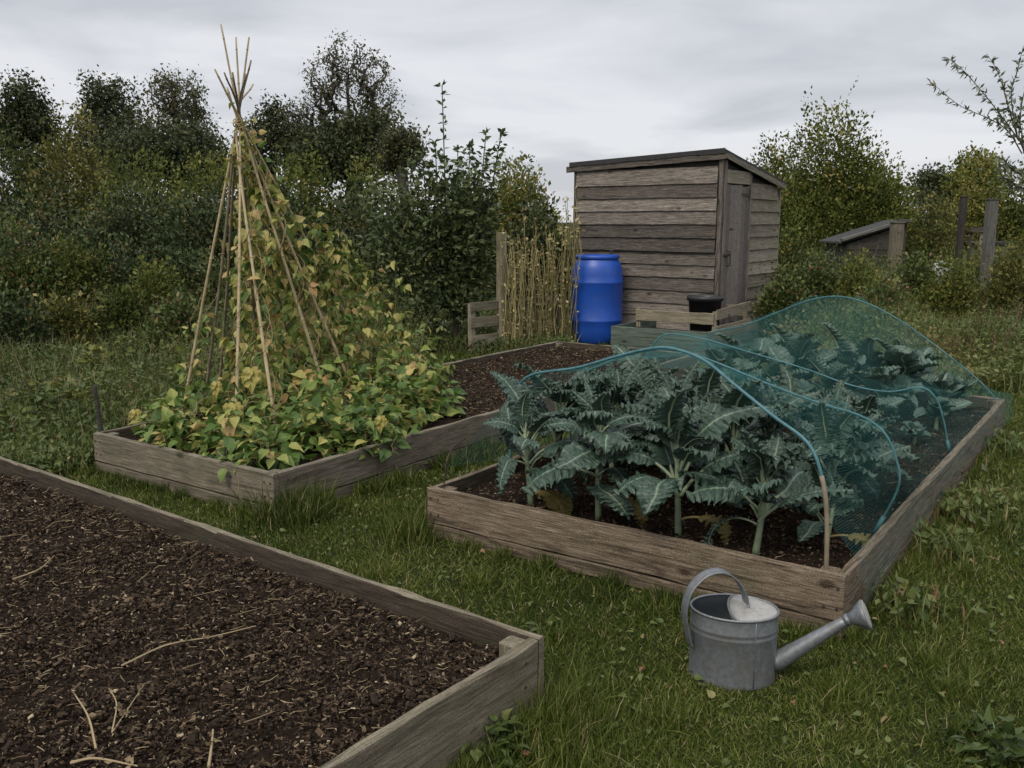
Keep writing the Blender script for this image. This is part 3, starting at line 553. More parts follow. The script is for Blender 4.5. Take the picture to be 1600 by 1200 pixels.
shrub("hedge_bush", "round dark bush left of the shed roof", "bush", 805, 20, 1.15, 2.85, mat=M_OLIVE, size=.11, n=900, per=14, seed=127, nl=4, group=HG, tmu=.6, spikes=30)
shrub("hedge_bush", "dark bush beside the tall pear shoots", "bush", 725, 20, 1.0, 2.5, mat=M_OLIVE, size=.10, n=650, per=14, seed=128, nl=3, group=HG, tmu=.55, spikes=20)
for k, (px_, Y_, w_, h_, lb) in enumerate([(70, 15.5, 1.6, 2.15, "dark bramble bush in the lower hedge at the left"), (200, 15, 1.5, 2.05, "dark bramble bush in the lower hedge behind the tall dry stems"),
        (330, 14.5, 1.3, 1.95, "dark bramble bush left of the wigwam legs"), (450, 14, 1.1, 1.9, "dark bramble bush right behind the bean vines"), (560, 14.5, 1.1, 2.0, "dark bramble bush between the beans and the pear tree"),
        (840, 15, .8, 1.9, "dark bramble bush behind the dried bean row"), (-60, 15.5, 1.5, 2.3, "dark bramble bush at the frame's left edge")]):
    shrub("bramble_bush", lb, "bush", px_, Y_, w_, h_, mat=M_BRAM, size=.105, n=700, per=12, seed=140 + k, nl=4, group="bramble bushes at the foot of the hedge", tmu=.45, spikes=12)
for k, (px_, Y_, w_, h_, lb) in enumerate([(15, 11.5, .65, 1.62, "lighter green currant bush at the left edge of the frame"), (95, 11.8, .62, 1.28, "green and rust tinged currant bush at the left"),
        (185, 12, .7, 1.2, "dark leafy currant bush left of the wigwam"), (285, 12, .6, 1.15, "dark leafy currant bush just behind the wigwam's left leg")]):
    shrub("currant_bush", lb, "bush", px_, Y_, w_, h_, mat=[M_WEED, M_HEDGE, M_BRAM, M_BRAM][k], size=.075, n=650, per=13, seed=160 + k, nl=4, group="currant bushes in front of the hedge", tmu=[.4, .6, .5, .45][k], spikes=10)
# right side
grown_tree("broadleaf_tree", "far small dark tree right of the big bush", "tree", 1460, 34, [(1462, 285, 24, 16), (1448, 300, 22, 20), (1480, 305, 26, 24)], M_TREED, 171, .15, 220, 20, .2)
grown_tree("broadleaf_tree", "reddish topped small tree on the skyline behind the posts", "tree", 1525, 30, [(1522, 258, 26, 14), (1510, 285, 24, 22), (1545, 290, 32, 26)], M_OLIVE, 271, .13, 240, 20, .18, tmu=.6)
shrub("big_bush", "big yellow green bush with upright shoots behind the shed", "bush", 1290, 19, 1.78, 3.85, mat=M_OLIVE, size=.10, n=3600, per=14, seed=172, nl=6, spikes=130, shell=.3, tmu=.33, trunk_r=.09, depth=1.6)
shrub("big_bush", "left shoulder of bushy growth against the shed roof", "bush", 1205, 20, .95, 3.3, mat=M_OLIVE, size=.105, n=700, per=13, seed=173, nl=3, spikes=40, tmu=.35)
shrub("big_bush", "low right shoulder of the big bush", "bush", 1385, 19.5, .75, 2.75, mat=M_OLIVE, size=.10, n=600, per=13, seed=174, nl=3, spikes=30, tmu=.4)
shrub("hedge_bush", "reddish green bush beyond the wooden posts", "bush", 1525, 24, 1.1, 3.3, mat=M_OLIVE, size=.12, n=600, per=12, seed=175, nl=3, group=HG, spikes=30, tmu=.6)
shrub("hedge_bush", "dark bush at the right edge of the frame", "bush", 1600, 23, 1.2, 2.9, mat=M_HEDGE, size=.12, n=600, per=12, seed=176, nl=3, group=HG, spikes=20, tmu=.6)
shrub("hedge_bush", "yellow green bush between the dark lean-to and the posts", "bush", 1462, 18, .65, 1.95, mat=M_YEL, size=.085, n=650, per=13, seed=177, nl=3, group=HG, tmu=.3, spikes=30)
shrub("hedge_bush", "low dark hedge bush on the skyline at the right", "bush", 1440, 30, 1.6, 2.6, mat=M_TREED, size=.14, n=400, per=12, seed=178, nl=3, group=HG)
shrub("hedge_bush", "low dark hedge bush behind the lean-to", "bush", 1345, 22, 1.5, 2.0, mat=M_HEDGE, size=.11, n=500, per=12, seed=179, nl=3, group=HG)
shrub("hedge_bush", "dark bush right behind the shed's far corner", "bush", 1240, 15.5, .5, 1.5, mat=M_HEDGE, size=.085, n=400, per=13, seed=180, nl=3, group=HG)
shrub("hedge_bush", "ragged green bush among weeds right of the shed", "bush", 1285, 13.2, .52, 1.12, mat=M_WEED, size=.07, n=420, per=12, seed=181, nl=3, group=HG, spikes=14, tmu=.3)

for k, (px_, Y_, w_, h_, mt, lb) in enumerate([(1440, 13, .42, 1.12, M_WEED, "airy green scrub right of the stout brown post"), (1492, 12.4, .40, 1.0, M_OLIVE, "olive scrub in front of the slim dark post"), (1590, 12, .45, 1.22, M_YEL, "golden scrub at the right edge of the frame"), (1345, 12.6, .42, 1.05, M_OLIVE, "olive scrub in front of the dark lean-to"),
        (1545, 14.6, .4, 1.15, M_YEL, "golden scrub at the foot of the wooden gate"), (1395, 11.4, .36, .85, M_WEED, "low green scrub above the netted bed's back hoop"), (1230, 11.6, .3, .95, M_WEED, "leafy green scrub touching the shed's right wall"), (1610, 15.5, .6, 1.4, M_OLIVE, "scrub hiding the grey hut at the right edge"),
        (40, 11.6, .55, 1.15, M_OLIVE, "low olive scrub under the lighter currant bush"), (140, 11.9, .55, 1.2, M_HEDGE, "low scrub left of the crooked dead stems"), (235, 11.2, .5, 1.0, M_OLIVE, "low scrub behind the thin pinkish stems"), (325, 11.8, .5, 1.1, M_WEED, "low green scrub seen between the left canes"), (430, 11.8, .55, 1.15, M_HEDGE, "low scrub behind the middle of the wigwam"), (540, 12.2, .55, 1.2, M_OLIVE, "low scrub right behind the bean vines"), (85, 9.6, .4, .75, M_YEL, "small yellowing scrub in the left weeds"), (180, 9.8, .4, .8, M_HEDGE, "dark low scrub in the middle of the left weeds"), (275, 9.2, .34, .75, M_WEED, "leafy green scrub just left of the wigwam leg"), (10, 9, .4, .8, M_BRAM, "dark low scrub at the left frame edge")]):
    shrub("scrub_bush", lb, "bush", px_, Y_, w_, h_, mat=mt, size=.075, n=330, per=11, seed=560 + k, nl=3, group="low scrub among the weeds", tmu=.4, spikes=26, trunk_r=.02, shell=.3)

# ------------------------------------------------------------ rough weeds
def weeds(name, label, pts, hts, seed, mat=M_WEED, size=.05, per=12, blade=.4, tmu=.45):
    r = RG(seed); m = MB(); P0 = np.repeat(pts, per, 0); h = np.repeat(hts, per); n = len(P0); f = r.random(n) ** .7
    P = P0 + r.normal(size=(n, 3)) * np.array([.06, .06, 0]); P[:, 2] = f * h
    ct = np.repeat(r.normal(tmu, .10, len(pts)) + .28 * noise2(pts[:, 0], pts[:, 1], 2.4, seed + 5), per)
    scatter(m, T_BROAD if size > .052 else T_LEAF, P, rnd_dir(r, n, .3), rnd_dir(r, n, 1.0), size * r.uniform(.5, 1.3, n), np.clip(ct + r.normal(0, .1, n), 0, .97))
    nb = int(len(pts) * blade * 16); ix = r.integers(0, len(pts), nb); Pb = pts[ix] + r.normal(size=(nb, 3)) * [.07, .07, 0]; Pb[:, 2] = 0
    D = r.normal(size=(nb, 3)) * .25; D[:, 2] = 1; Hb = hts[ix] * r.uniform(.6, 1.4, nb)
    scatter(m, T_BLADE, Pb, D, rnd_dir(r, nb), np.stack([np.full(nb, .008) * r.uniform(.6, 1.4, nb), Hb, Hb], 1), np.clip(r.normal(.62, .22, nb), 0, 1))
    return tag(m.build(name, mat), label, 'weeds', kind='stuff')
def region(n, x0, x1, y0, y1, seed, cond=None):
    r = RG(seed); Y = r.uniform(y0, y1, n); px = r.uniform(x0, x1, n); X = (px - 800) / F * Y * 1.0; P = np.stack([X, Y, np.zeros(n)], 1)
    P = P[~inbed(P, .06)]
    if cond is not None: P = P[cond(P)]
    return P
P = region(3600, -140, 640, 6.0, 13.5, 31, lambda P: loc2(P, OC, U, W)[0] < -.12); weeds("weeds", "rough leafy weeds left of the bean bed", P, .20 + .062 * (P[:, 1] - 6) * (1 + .6 * noise2(P[:, 0], P[:, 1], 3, 2)), 32, tmu=.38, size=.045, per=20, blade=.5)
P = region(1500, -160, 270, 5.15, 6.6, 33, lambda P: loc2(P, OC, U, W)[0] < -.10); P = P[loc2(P, OA, UA, WA)[1] > .14]; weeds("weeds", "low lush weeds at the left beside the near bed", P, .09 + .05 * np.random.default_rng(1).random(len(P)), 34, size=.046, tmu=.42)
P = region(5200, 1215, 1780, 8.2, 18, 35, lambda P: loc2(P, OB, U, W)[1] > 4.35); weeds("weeds", "tall tangled weeds beyond the netted bed at the right", P, (.26 + .058 * np.minimum(P[:, 1] - 8, 9)) * (1 + .55 * noise2(P[:, 0], P[:, 1], 3, 3)), 36, tmu=.5, size=.05, per=14, blade=.35)
P = region(1500, 560, 1000, 10.5, 14.5, 37, lambda P: (P[:, 0] / P[:, 1] < .06) & ((loc2(P, OC, U, W)[0] < -.15) | (loc2(P, OC, U, W)[1] > 5.6))); weeds("weeds", "weeds around the foot of the pear tree and the pallet", P, .12 + .1 * np.random.default_rng(2).random(len(P)), 38, tmu=.35)
def path_weeds():
    r = RG(39); n = 260; t = r.random(n); P = OB + U * (2.02 + .06 + np.abs(r.normal(0, .10, n)))[:, None] + W * (t * 4.0 + .3)[:, None]
    return P
P = path_weeds(); P = P[(noise2(P[:, 0], P[:, 1], 4, 7) > .1)]; weeds("weeds", "leafy weeds along the right board of the netted bed", P, np.full(len(P), .11), 40, size=.05, per=9, blade=.7)

# tall dead stems in the weeds
def dead_stem(px, py, h, seed, label, mat=M_RUST, n=7, spread=.09, z=0, rr=.004):
    r = RG(seed); b = G(px, py, z); t = thing("dead_weed", label, 'dead weed', tuple(b), 0, "dead brown weed stems"); m = MB(); fl = MB()
    for k in range(n):
        e = np.array([r.normal(0, spread), r.normal(0, spread), h * r.uniform(.6, 1)]); s = np.array([r.normal(0, .03), r.normal(0, .03), 0])
        pts = spline([s, s + e * .5 + r.normal(size=3) * .03, s + e], 7); tube(m, pts, np.linspace(rr, rr * .4, 7), 4, r.random())
        kk = 26; ii = r.uniform(.45, 1, kk); Q = s + e * ii[:, None] + r.normal(size=(kk, 3)) * .018; scatter(fl, T_LEAF, Q, rnd_dir(r, kk, .3), rnd_dir(r, kk), r.uniform(.012, .03, kk), r.random(kk))
    m.build("stems", mat, t); fl.build("dry_leaves", mat, t)
for k, (a, b, h, lb) in enumerate([(130, 560, .75, "tall dead brown stems in the left weeds, leftmost clump"), (180, 555, .95, "tall dead brown stems with a crooked tip in front of the currants"), (240, 560, .8, "dead brown stems just left of the wigwam leg"),
        (60, 560, .5, "short rusty stems at the left edge of the weeds"), (20, 580, .5, "rusty dock stems nearest the left frame edge"), (640, 575, .0, ""),
        (1520, 575, .78, "tall rusty dock stems beyond the netted bed's far corner"), (1556, 590, .6, "rusty dock stems at the right frame edge"), (1425, 540, .5, "short rusty dock stems above the back hoop"), (1490, 585, .45, "low rusty dock clump beside the bed's far corner")]):
    if h: dead_stem(a, b, h, 200 + k, lb)

for k, (a, b, h, lb) in enumerate([(155, 540, .85, "pinkish dead stems behind the crooked dry clump"), (205, 545, .7, "thin pinkish dead stems between two taller dry clumps"), (270, 550, .7, "dead stems touching the left cane's outline"), (300, 540, .8, "dead stems seen between the left wigwam canes"), (95, 545, .6, "dead stems below the rust tinged currant bush"),
        (35, 560, .6, "brown dock spikes in the far left weeds"), (1330, 520, .5, "brown dock spikes seen through the back net"), (1480, 520, .7, "leaning rusty stems above the cabbages' right end"), (1575, 560, .7, "rusty stems at the right edge behind the low clump"), (1380, 500, .55, "thin brown stems among the weeds beyond the back hoop")]):
    dead_stem(a, b, h, 230 + k, lb, n=9, spread=.13)

# ------------------------------------------------------------ shed
shed = thing("garden_shed", "weathered grey timber shed with a sloping felt roof and plank door", "shed", tuple(SH), RZ)
SW, SD = 2.02, 2.07
def Hx(x, y): return 2.24 + (x / SW) * .09 - (y / SD) * .30
def lapboards(x0, x1, zs, ytop, ybot, seed, hfun=None, m=None, rnd=.004):
    """lapped boards facing local -Y, running along local X"""
    m = m or MB(); r = RG(seed)
    for i in range(len(zs) - 1):
        z0, z1 = zs[i] - .022, zs[i + 1]; yo = ybot(z0); a, b = x0 + r.uniform(-.004, .004), x1 + r.uniform(-.004, .004)
        if hfun is not None:
            while hfun(b) < z1 and b > a + .05: b -= .02
            if b - a < .1: continue
        n = max(3, int((b - a) / .12)); V = []; jz = np.cumsum(r.normal(size=n)) * .0012; jb = r.normal(size=n) * rnd * .4; tilt = r.uniform(-.004, .004)
        for k in range(n):
            x = a + (b - a) * k / (n - 1); dz = jz[k] + tilt * k / n
            V += [(x, yo - .034 + jb[k], z0 + dz + jb[k]), (x, yo - .008, z1 + .012 + dz), (x, yo - .001, z1 + .012 + dz), (x, yo - .001, z0 + dz)]
        q = [(k * 4 + c, k * 4 + (c + 1) % 4, (k + 1) * 4 + (c + 1) % 4, (k + 1) * 4 + c) for k in range(n - 1) for c in range(4)]
        q += [(0, 3, 2, 1), ((n - 1) * 4, (n - 1) * 4 + 1, (n - 1) * 4 + 2, (n - 1) * 4 + 3)]
        m.add(V, [(d, c, b_, a_) for a_, b_, c, d in q], None, r.random())
    return m
zs = list(np.arange(.06, 2.24, .163))
m = lapboards(.02, SW - .03, zs, None, lambda z: -.022 if z > 1.08 else -.001, 1)
m.build("front_wall", M_SHED, shed)
m = MB(); 
v = [(0, 0, 0), (SW, 0, 0), (SW, SD, 0), (0, SD, 0), (0, 0, Hx(0, 0) - .05), (SW, 0, Hx(SW, 0) - .05), (SW, SD, Hx(SW, SD) - .05), (0, SD, Hx(0, SD) - .05)]
v = [(x * .985 + .012, y * .98 + .012, z) for x, y, z in v]
m.add(v, [(0, 3, 2, 1), (4, 5, 6, 7), (0, 1, 5, 4), (1, 2, 6, 5), (2, 3, 7, 6), (3, 0, 4, 7)]); m.build("wall_lining", M_DARKW, shed)
# side wall: built facing -Y in its own frame, then turned to face +X
side = lapboards(.93, SD - .03, zs, None, lambda z: -.001, 2, hfun=lambda y: Hx(SW, y) - .03)
side.build("side_wall", M_SHEDR, shed, (SW, 0, 0), (0, 0, math.pi / 2))
m = MB(); r = RG(9)
for k in range(6):
    w = (.90 - .13) / 6; plank(m, 1.92 + r.uniform(-.01, .01), .02, w - .006, 0, 0, 0, 40 + k, .0012, r.random(), bev=.004)
    n_ = m.v[-1]; m.v[-1] = np.stack([n_[:, 1], n_[:, 2] + .13 + k * w, n_[:, 0] + .06], 1)
door = m.build("door", M_DOOR, shed, (SW + .004, 0, 0))
def vboard(name, x, y, z0, z1, w, d, mat, par, sd=0, rot=0.0):
    m = MB(); plank(m, z1 - z0, d, w, 0, 0, 0, sd, .0015, tint=RG(sd).random(), bev=.004); return m.build(name, mat, par, (x, y, z0), (rot, -math.pi / 2, 0))
vb = vboard("corner_board", SW + .030, -.035, .04, Hx(SW, 0) - .04, .05, .045, M_SHED, shed, 61)
vboard("door_post", SW + .034, .04, .04, Hx(SW, 0) - .05, .06, .075, M_DOOR, shed, 62)
vboard("door_post", SW + .034, .895, .04, Hx(SW, .9) - .07, .05, .04, M_DOOR, shed, 63)
vboard("corner_board", SW + .028, SD - .045, .04, Hx(SW, SD) - .04, .04, .04, M_SHEDR, shed, 64)
vboard("corner_board", .008, -.04, .04, Hx(0, 0) - .03, .03, .05, M_SHED, shed, 65)
m = MB(); plank(m, .80, .018, .16, 0, 0, 0, 66, .001, .9); m.build("door_header", M_SHEDR, shed, (SW + .030, .10, 2.0), (0, math.radians(0), math.pi / 2))
m = MB(); plank(m, .03, .006, 1.7, 0, 0, 0, 67, .001, .3)
for z in (.42, 1.86):
    h = MB(); box(h, 0, .008, 0, .24, 0, .03); box(h, .001, .012, -.04, .0, -.05, .08)
    tube(h, [(.012, 0, -.04), (.012, 0, .07)], .008, 8); h.build("hinge", M_IRON, door, (.028, .86, z), (0, 0, math.pi))
h = MB(); tube(h, [(0, 0, 0), (.045, 0, .01), (.05, .0, .05), (.05, 0, .14), (.04, 0, .18), (0, 0, .19)], .008, 6); h.build("handle", M_IRON, door, (.02, .2, 1.0))
h = MB(); box(h, 0, .03, 0, .13, 0, .035); tube(h, [(.03, -.05, .017), (.03, .16, .017)], .009, 8); h.build("bolt", M_IRON, door, (.02, .09, 1.12))
# roof
ov = .07
def roofslab(m, z0, z1, e, tint=.5):
    c = [(-e, -e), (SW + e, -e), (SW + e, SD + e), (-e, SD + e)]; v = [(x, y, Hx(x, y) + z0) for x, y in c] + [(x, y, Hx(x, y) + z1) for x, y in c]
    m.add(v, [(0, 3, 2, 1), (4, 5, 6, 7), (0, 1, 5, 4), (1, 2, 6, 5), (2, 3, 7, 6), (3, 0, 4, 7)], None, tint)
m = MB(); roofslab(m, .012, .045, ov); roof = m.build("roof", M_FELT, shed)
m = MB(); 
for i in range(14):
    x = -ov + (SW + 2 * ov) * i / 14; x2 = -ov + (SW + 2 * ov) * (i + 1) / 14; z = Hx(x, -ov) + .045; z2 = Hx(x2, -ov) + .045; w1 = .004 * math.sin(i * 1.3); w2 = .004 * math.sin((i + 1) * 1.3)
    m.add([(x, -ov - .012, z - .045 + w1), (x2, -ov - .012, z2 - .045 + w2), (x2, -ov - .014, z2 + .012), (x, -ov - .014, z + .012), (x, -ov + .05, z + .014), (x2, -ov + .05, z2 + .014)], [(0, 1, 2, 3), (3, 2, 5, 4)])
m.build("felt_edge", M_FELT, roof)
m = MB(); plank(m, SW + 2 * ov + .06, .022, .075, 0, 0, 0, 70, .002, .2); m.build("fascia", M_SHED, shed, (-ov - .05, -ov - .002, Hx(-ov, 0) - .062), (0, -math.atan2(.09, SW), 0))
m = MB(); plank(m, SD + 2 * ov, .022, .07, 0, 0, 0, 71, .002, .3); m.build("fascia", M_SHEDR, shed, (SW + ov, -ov, Hx(SW, -ov) - .05), (0, math.atan2(.30, SD), math.pi / 2))
bpy.context.view_layer.update()

# ------------------------------------------------------------ water barrel
c = G(934, 540); bc = (c[0] + .0, c[1] + .27, 0)
bar = thing("water_barrel", "tall bright blue plastic barrel standing against the shed wall", "barrel", bc)
R0 = .3
prof = [(0, .0), (.20, .0), (.235, .012), (.25, .04), (.268, .10), (.28, .18), (.285, .265), (.292, .272), (.292, .288), (.285, .296), (.285, .45), (.285, .70), (.292, .708), (.292, .724), (.285, .732), (.283, .80), (.272, .88), (.255, .93), (.232, .965), (.225, .985), (.225, 1.0)]
prof = [((a if a < .286 else .289) * 1.16, z * 1.10) for a, z in prof]
m = MB(); lathe(m, prof, 56); m.build("barrel_body", M_BLUE, bar, smooth=True)
m = MB(); lathe(m, [(a * 1.14, z + .07) for a, z in [(.222, 1.005), (.24, 1.005), (.248, 1.012), (.248, 1.045), (.240, 1.054), (.215, 1.054), (.205, 1.038), (0, 1.036)]], 56); m.build("lid", M_BLUE, bar, smooth=True)
m = MB(); box(m, -.02, .02, -.02, .02, 0, .09); m.build("pipe_stub", M_BLACK, bar, (.20, .20, 1.09))

# ------------------------------------------------------------ compost bin with slatted back, black tub
bb = thing("compost_bin", "low greenish plank compost bin in front of the shed, right of the blue barrel", "compost bin", tuple(BX), RZ)
hz = math.pi / 2
def slat(name, L, T, H, loc, rot, mat, par, sd, tilt=0): m = MB(); plank(m, L, T, H, 0, 0, 0, sd, .002, tint=RG(sd).random()); return m.build(name, mat, par, loc, (0, tilt, rot))
for k, z in enumerate((.005, .115, .225)):
    slat("front_board", 1.2, .025, .105, (0, 0, z), 0, M_BIN, bb, 300 + k); slat("side_board", 1.54, .025, .105, (.026, .027, z), hz, M_BIN, bb, 310 + k); slat("side_board", 1.54, .025, .105, (1.2, .027, z), hz, [M_BIN, M_OLD][k == 2], bb, 320 + k)
slat("back_board", 1.2, .025, .3, (0, 1.575, 0), 0, M_BIN, bb, 330)
m = MB(); box(m, .03, 1.17, .03, 1.57, 0, .2); m.build("compost", M_SOIL, bb)
pc = thing("slatted_crate", "slatted pallet wood crate standing in the compost bin beside the shed door", "crate", tuple(BX + W * .42 + U * .10 + np.array([0, 0, .2])), RZ)
slat("slat", 1.0, .02, .13, (0, 0, .17), 0, M_OLD, pc, 340); slat("slat", 1.0, .02, .06, (0, 0, .03), 0, M_DARKW, pc, 341)
slat("side_slat", 1.05, .02, .115, (1.045, .0, .23), hz, M_OLD, pc, 342, -.03); slat("side_slat", 1.05, .02, .10, (1.045, .0, .06), hz, M_OLD, pc, 343)
slat("back_slat", 1.0, .02, .13, (0, 1.03, .19), 0, M_OLD, pc, 345)
for k, (x, y) in enumerate([(0, .022), (.97, .022), (.0, .99), (.97, .99)]): vboard("post", x + .05, y, 0, .32, .05, .04, M_OLD, pc, 350 + k)
tb = BX + U * .86 + W * .72
tub = thing("black_tub", "black plastic tub with a thick rim sitting in the slatted crate", "tub", (tb[0], tb[1], .2))
m = MB(); lathe(m, [(0, 0), (.155, 0), (.16, .01), (.195, .42), (.213, .42), (.216, .455), (.213, .475), (.196, .475), (.193, .44), (.15, .06), (0, .05)], 40); m.build("tub_body", M_BLACK, tub, smooth=True)

# ------------------------------------------------------------ pallet fence, post and dried bean row
pl0 = np.array([-.475, 10.6, 0]); pl1 = np.array([.64, 11.72, 0]); pd = nrm(pl1 - pl0); pr = math.atan2(pd[1], pd[0]); PLL = np.linalg.norm(pl1 - pl0)
pal = thing("pallet_fence", "short fence of pale horizontal pallet slats left of the barrel", "fence", tuple(pl0), pr)
for k, (z, h, tlt) in enumerate([(.10, .13, .0), (.32, .12, .01), (.51, .10, -.012)]): slat("slat", PLL, .02, h, (0, -.002, z), 0, M_OLD, pal, 360 + k, tlt)
for k, x in enumerate((.02, .52, 1.0, PLL - .12)): vboard("post", x + .08, .022, 0, .6, .08, .06, M_OLD, pal, 370 + k)
pp = thing("timber_post", "pale square post rising above the pallet fence at its left", "post", tuple(AT(784, 555, 10.95) * [1, 1, 0]), pr)
vboard("shaft", .045, -.045, 0, 1.42, .09, .09, M_OLD, pp, 381); m = MB(); tube(m, [(0, 0, 1.33), (.5, .3, 1.32), (1.1, .6, 1.34)], .0015, 4); m.build("wire", M_IRON, pp)
for k in range(9):
    r = RG(400 + k); px_ = 797 + k * 11.4; Y_ = 10.85 + k * .085
    b = AT(px_, 555, Y_); b[2] = 0; hgt = [1.45, 1.42, 1.4, 1.62, 1.25, 1.5, 1.3, 1.62, 1.98][k]
    lb = ["pale dried bean plant against the timber post, leftmost of the row", "pale dried bean plant, second from the timber post", "pale dried bean plant, third from the timber post", "pale dried bean plant with a tall green tip, fourth in the row",
          "pale dried bean plant at the middle of the row", "tall thin dried bean plant right of the row's middle", "dried bean plant, third from the barrel", "dense tan bean plant, second from the barrel", "tallest tan bean plant with leaves at its top beside the shed corner"][k]
    t = thing("dried_bean_plant", lb, "dried plant", tuple(b), 0, "dried bean plants along the pallet fence"); m = MB(); lf = MB()
    for j in range(14):
        s = np.array([r.normal(0, .055), r.normal(0, .06), 0]); n = 12; zz = np.linspace(0, hgt * r.uniform(.6, 1) ** .7, n); w = np.cumsum(r.normal(size=(n, 2)) * .015, 0)
        tube(m, np.column_stack([s[0] + w[:, 0], s[1] + w[:, 1], zz]), np.linspace(.0055, .003, n), 4, r.random())
        kk = 14; i_ = r.integers(1, n, kk); Q = np.column_stack([s[0] + w[i_, 0], s[1] + w[i_, 1], zz[i_]]) + r.normal(size=(kk, 3)) * .015
        scatter(lf, T_LEAF, Q, rnd_dir(r, kk, -.3), rnd_dir(r, kk), r.uniform(.02, .055, kk) * np.where(Q[:, 2] > 1.3, 1.4, 1), r.uniform(.1, 1, kk))
    m.build("stems", M_DRY, t); lf.build("dry_leaves", M_DRY, t)

# ------------------------------------------------------------ young pear tree
def pear():
    b = G(712, 545); r = RG(500); t = thing("young_pear_tree", "young dark leaved pear tree with tall whippy top shoots, between the beans and the shed", "tree", (b[0], b[1], 0)); tb = MB(); lf = MB()
    Y = b[1]
    def loc(px, py): p = AT(px, py, Y); return p - np.array([b[0], b[1], 0])
    tube(tb, spline([loc(712, 545), loc(712, 500), loc(700, 450), loc(698, 380)], 8), np.linspace(.045, .02, 8), 8)
    tops = [(691, 134, 1.0), (760, 210, .8), (784, 208, .8), (735, 232, .6), (660, 240, .6), (715, 235, .6), (640, 262, .5), (603, 290, .4), (580, 330, .4), (755, 300, .4), (680, 225, .6), (745, 265, .5), (620, 330, .3), (570, 400, .3), (745, 370, .3), (765, 330, .3)]
    for k, (x, y, sp) in enumerate(tops):
        st = loc(705 + r.uniform(-8, 8), r.uniform(400, 510)); e = loc(x, y); e[1] += r.normal(0, .12); mid = st * .55 + e * .45 + np.array([(e[0] - st[0]) * .25, r.normal(0, .12), 0])
        pts = spline([st, mid, e], 30); tube(tb, pts, np.linspace(.014, .0055, 30), 5)
        for i in range(3, 30):
            up_ = pts[i][2] > 2.15 if x < 705 and y < 200 else pts[i][2] > 2.3
            kk = 3 if up_ else 9; Q = pts[i] + r.normal(size=(kk, 3)) * (np.array([.012, .012, .02]) if up_ else np.array([.10, .12, .08]))
            s = nrm(rnd_dir(r, kk) * [1, 1, .4] + [0, 0, .3]); scatter(lf, T_LEAF, Q, s, rnd_dir(r, kk, .8), np.stack([r.uniform(.06, .095, kk)] * 3, 1) * np.array([1, 1.2, 1]), np.clip(r.normal(.45, .2, kk), 0, 1))
        kk = 3; scatter(lf, T_LEAF, np.repeat(pts[-1:], kk, 0), nrm(rnd_dir(r, kk) * [1, 1, .2] + [0, 0, .7]), rnd_dir(r, kk), np.full(kk, .08), np.full(kk, .4))
    leaf_cloud(lf, [((loc(668, 400)), (.62, .55, .75)), ((loc(700, 330)), (.55, .5, .5)), (loc(620, 430), (.32, .4, .45)), (loc(735, 440), (.22, .4, .45)), (loc(690, 470), (.5, .45, .35))], 700, 8, .07, .075, 501, shell=.2, tmu=.42)
    tb.build("trunk", M_BARK, t); lf.build("crown", M_PEAR, t)
pear()

# slender leaved sapling at the right
def sapling():
    Y = 9.2; b = AT(1650, 345, Y); r = RG(510); t = thing("slender_sapling", "slender leaved sapling reaching into the sky at the right edge", "tree", (b[0], Y, 0)); tb = MB(); lf = MB()
    def loc(px, py, dy=0): return AT(px, py, Y + dy) - np.array([b[0], Y, 0])
    tube(tb, spline([(0, 0, 0), (0, .05, 1.2), loc(1625, 300), loc(1592, 215)], 14), np.linspace(.035, .009, 14), 8)
    brs = [([(1597, 240), (1575, 205), (1545, 185), (1500, 165), (1453, 127)], 60), ([(1592, 220), (1575, 195), (1540, 150), (1505, 110), (1480, 90)], 70), ([(1590, 215), (1575, 165), (1560, 115), (1542, 84)], 45),
           ([(1592, 215), (1597, 160), (1610, 120), (1640, 80)], 45), ([(1590, 215), (1580, 150), (1590, 110), (1598, 75)], 40), ([(1620, 290), (1600, 275), (1580, 262), (1565, 248)], 60), ([(1620, 300), (1590, 290), (1565, 275)], 45),
           ([(1605, 255), (1640, 200), (1680, 150)], 50), ([(1600, 240), (1594, 195), (1575, 170)], 40)]
    for pts, n in brs:
        n = int(n * 1.5)
        dy = r.uniform(-.4, .4); P = spline([loc(x, y, dy * i / len(pts)) for i, (x, y) in enumerate(pts)], 24); tube(tb, P, np.linspace(.007, .002, 24), 5)
        f = r.uniform(.12, 1, n) * 23; i = f.astype(int).clip(0, 22); Q = P[i] + (P[i + 1] - P[i]) * (f - i)[:, None]; tg = nrm(P[i + 1] - P[i])
        D = nrm(tg * .5 + rnd_dir(r, n) * .7 + [0, 0, -.25]); S = r.uniform(.05, .085, n); scatter(lf, T_LEAF, Q, D, rnd_dir(r, n), np.stack([S * .5, S, S * .5], 1), r.random(n))
    leaf_cloud(lf, [(loc(1590, 275), (.22, .25, .14)), (loc(1583, 190), (.07, .1, .17))], 40, 5, .06, .06, 511)
    tb.build("trunk", M_TWIG, t); lf.build("crown", M_SAP, t)
sapling()

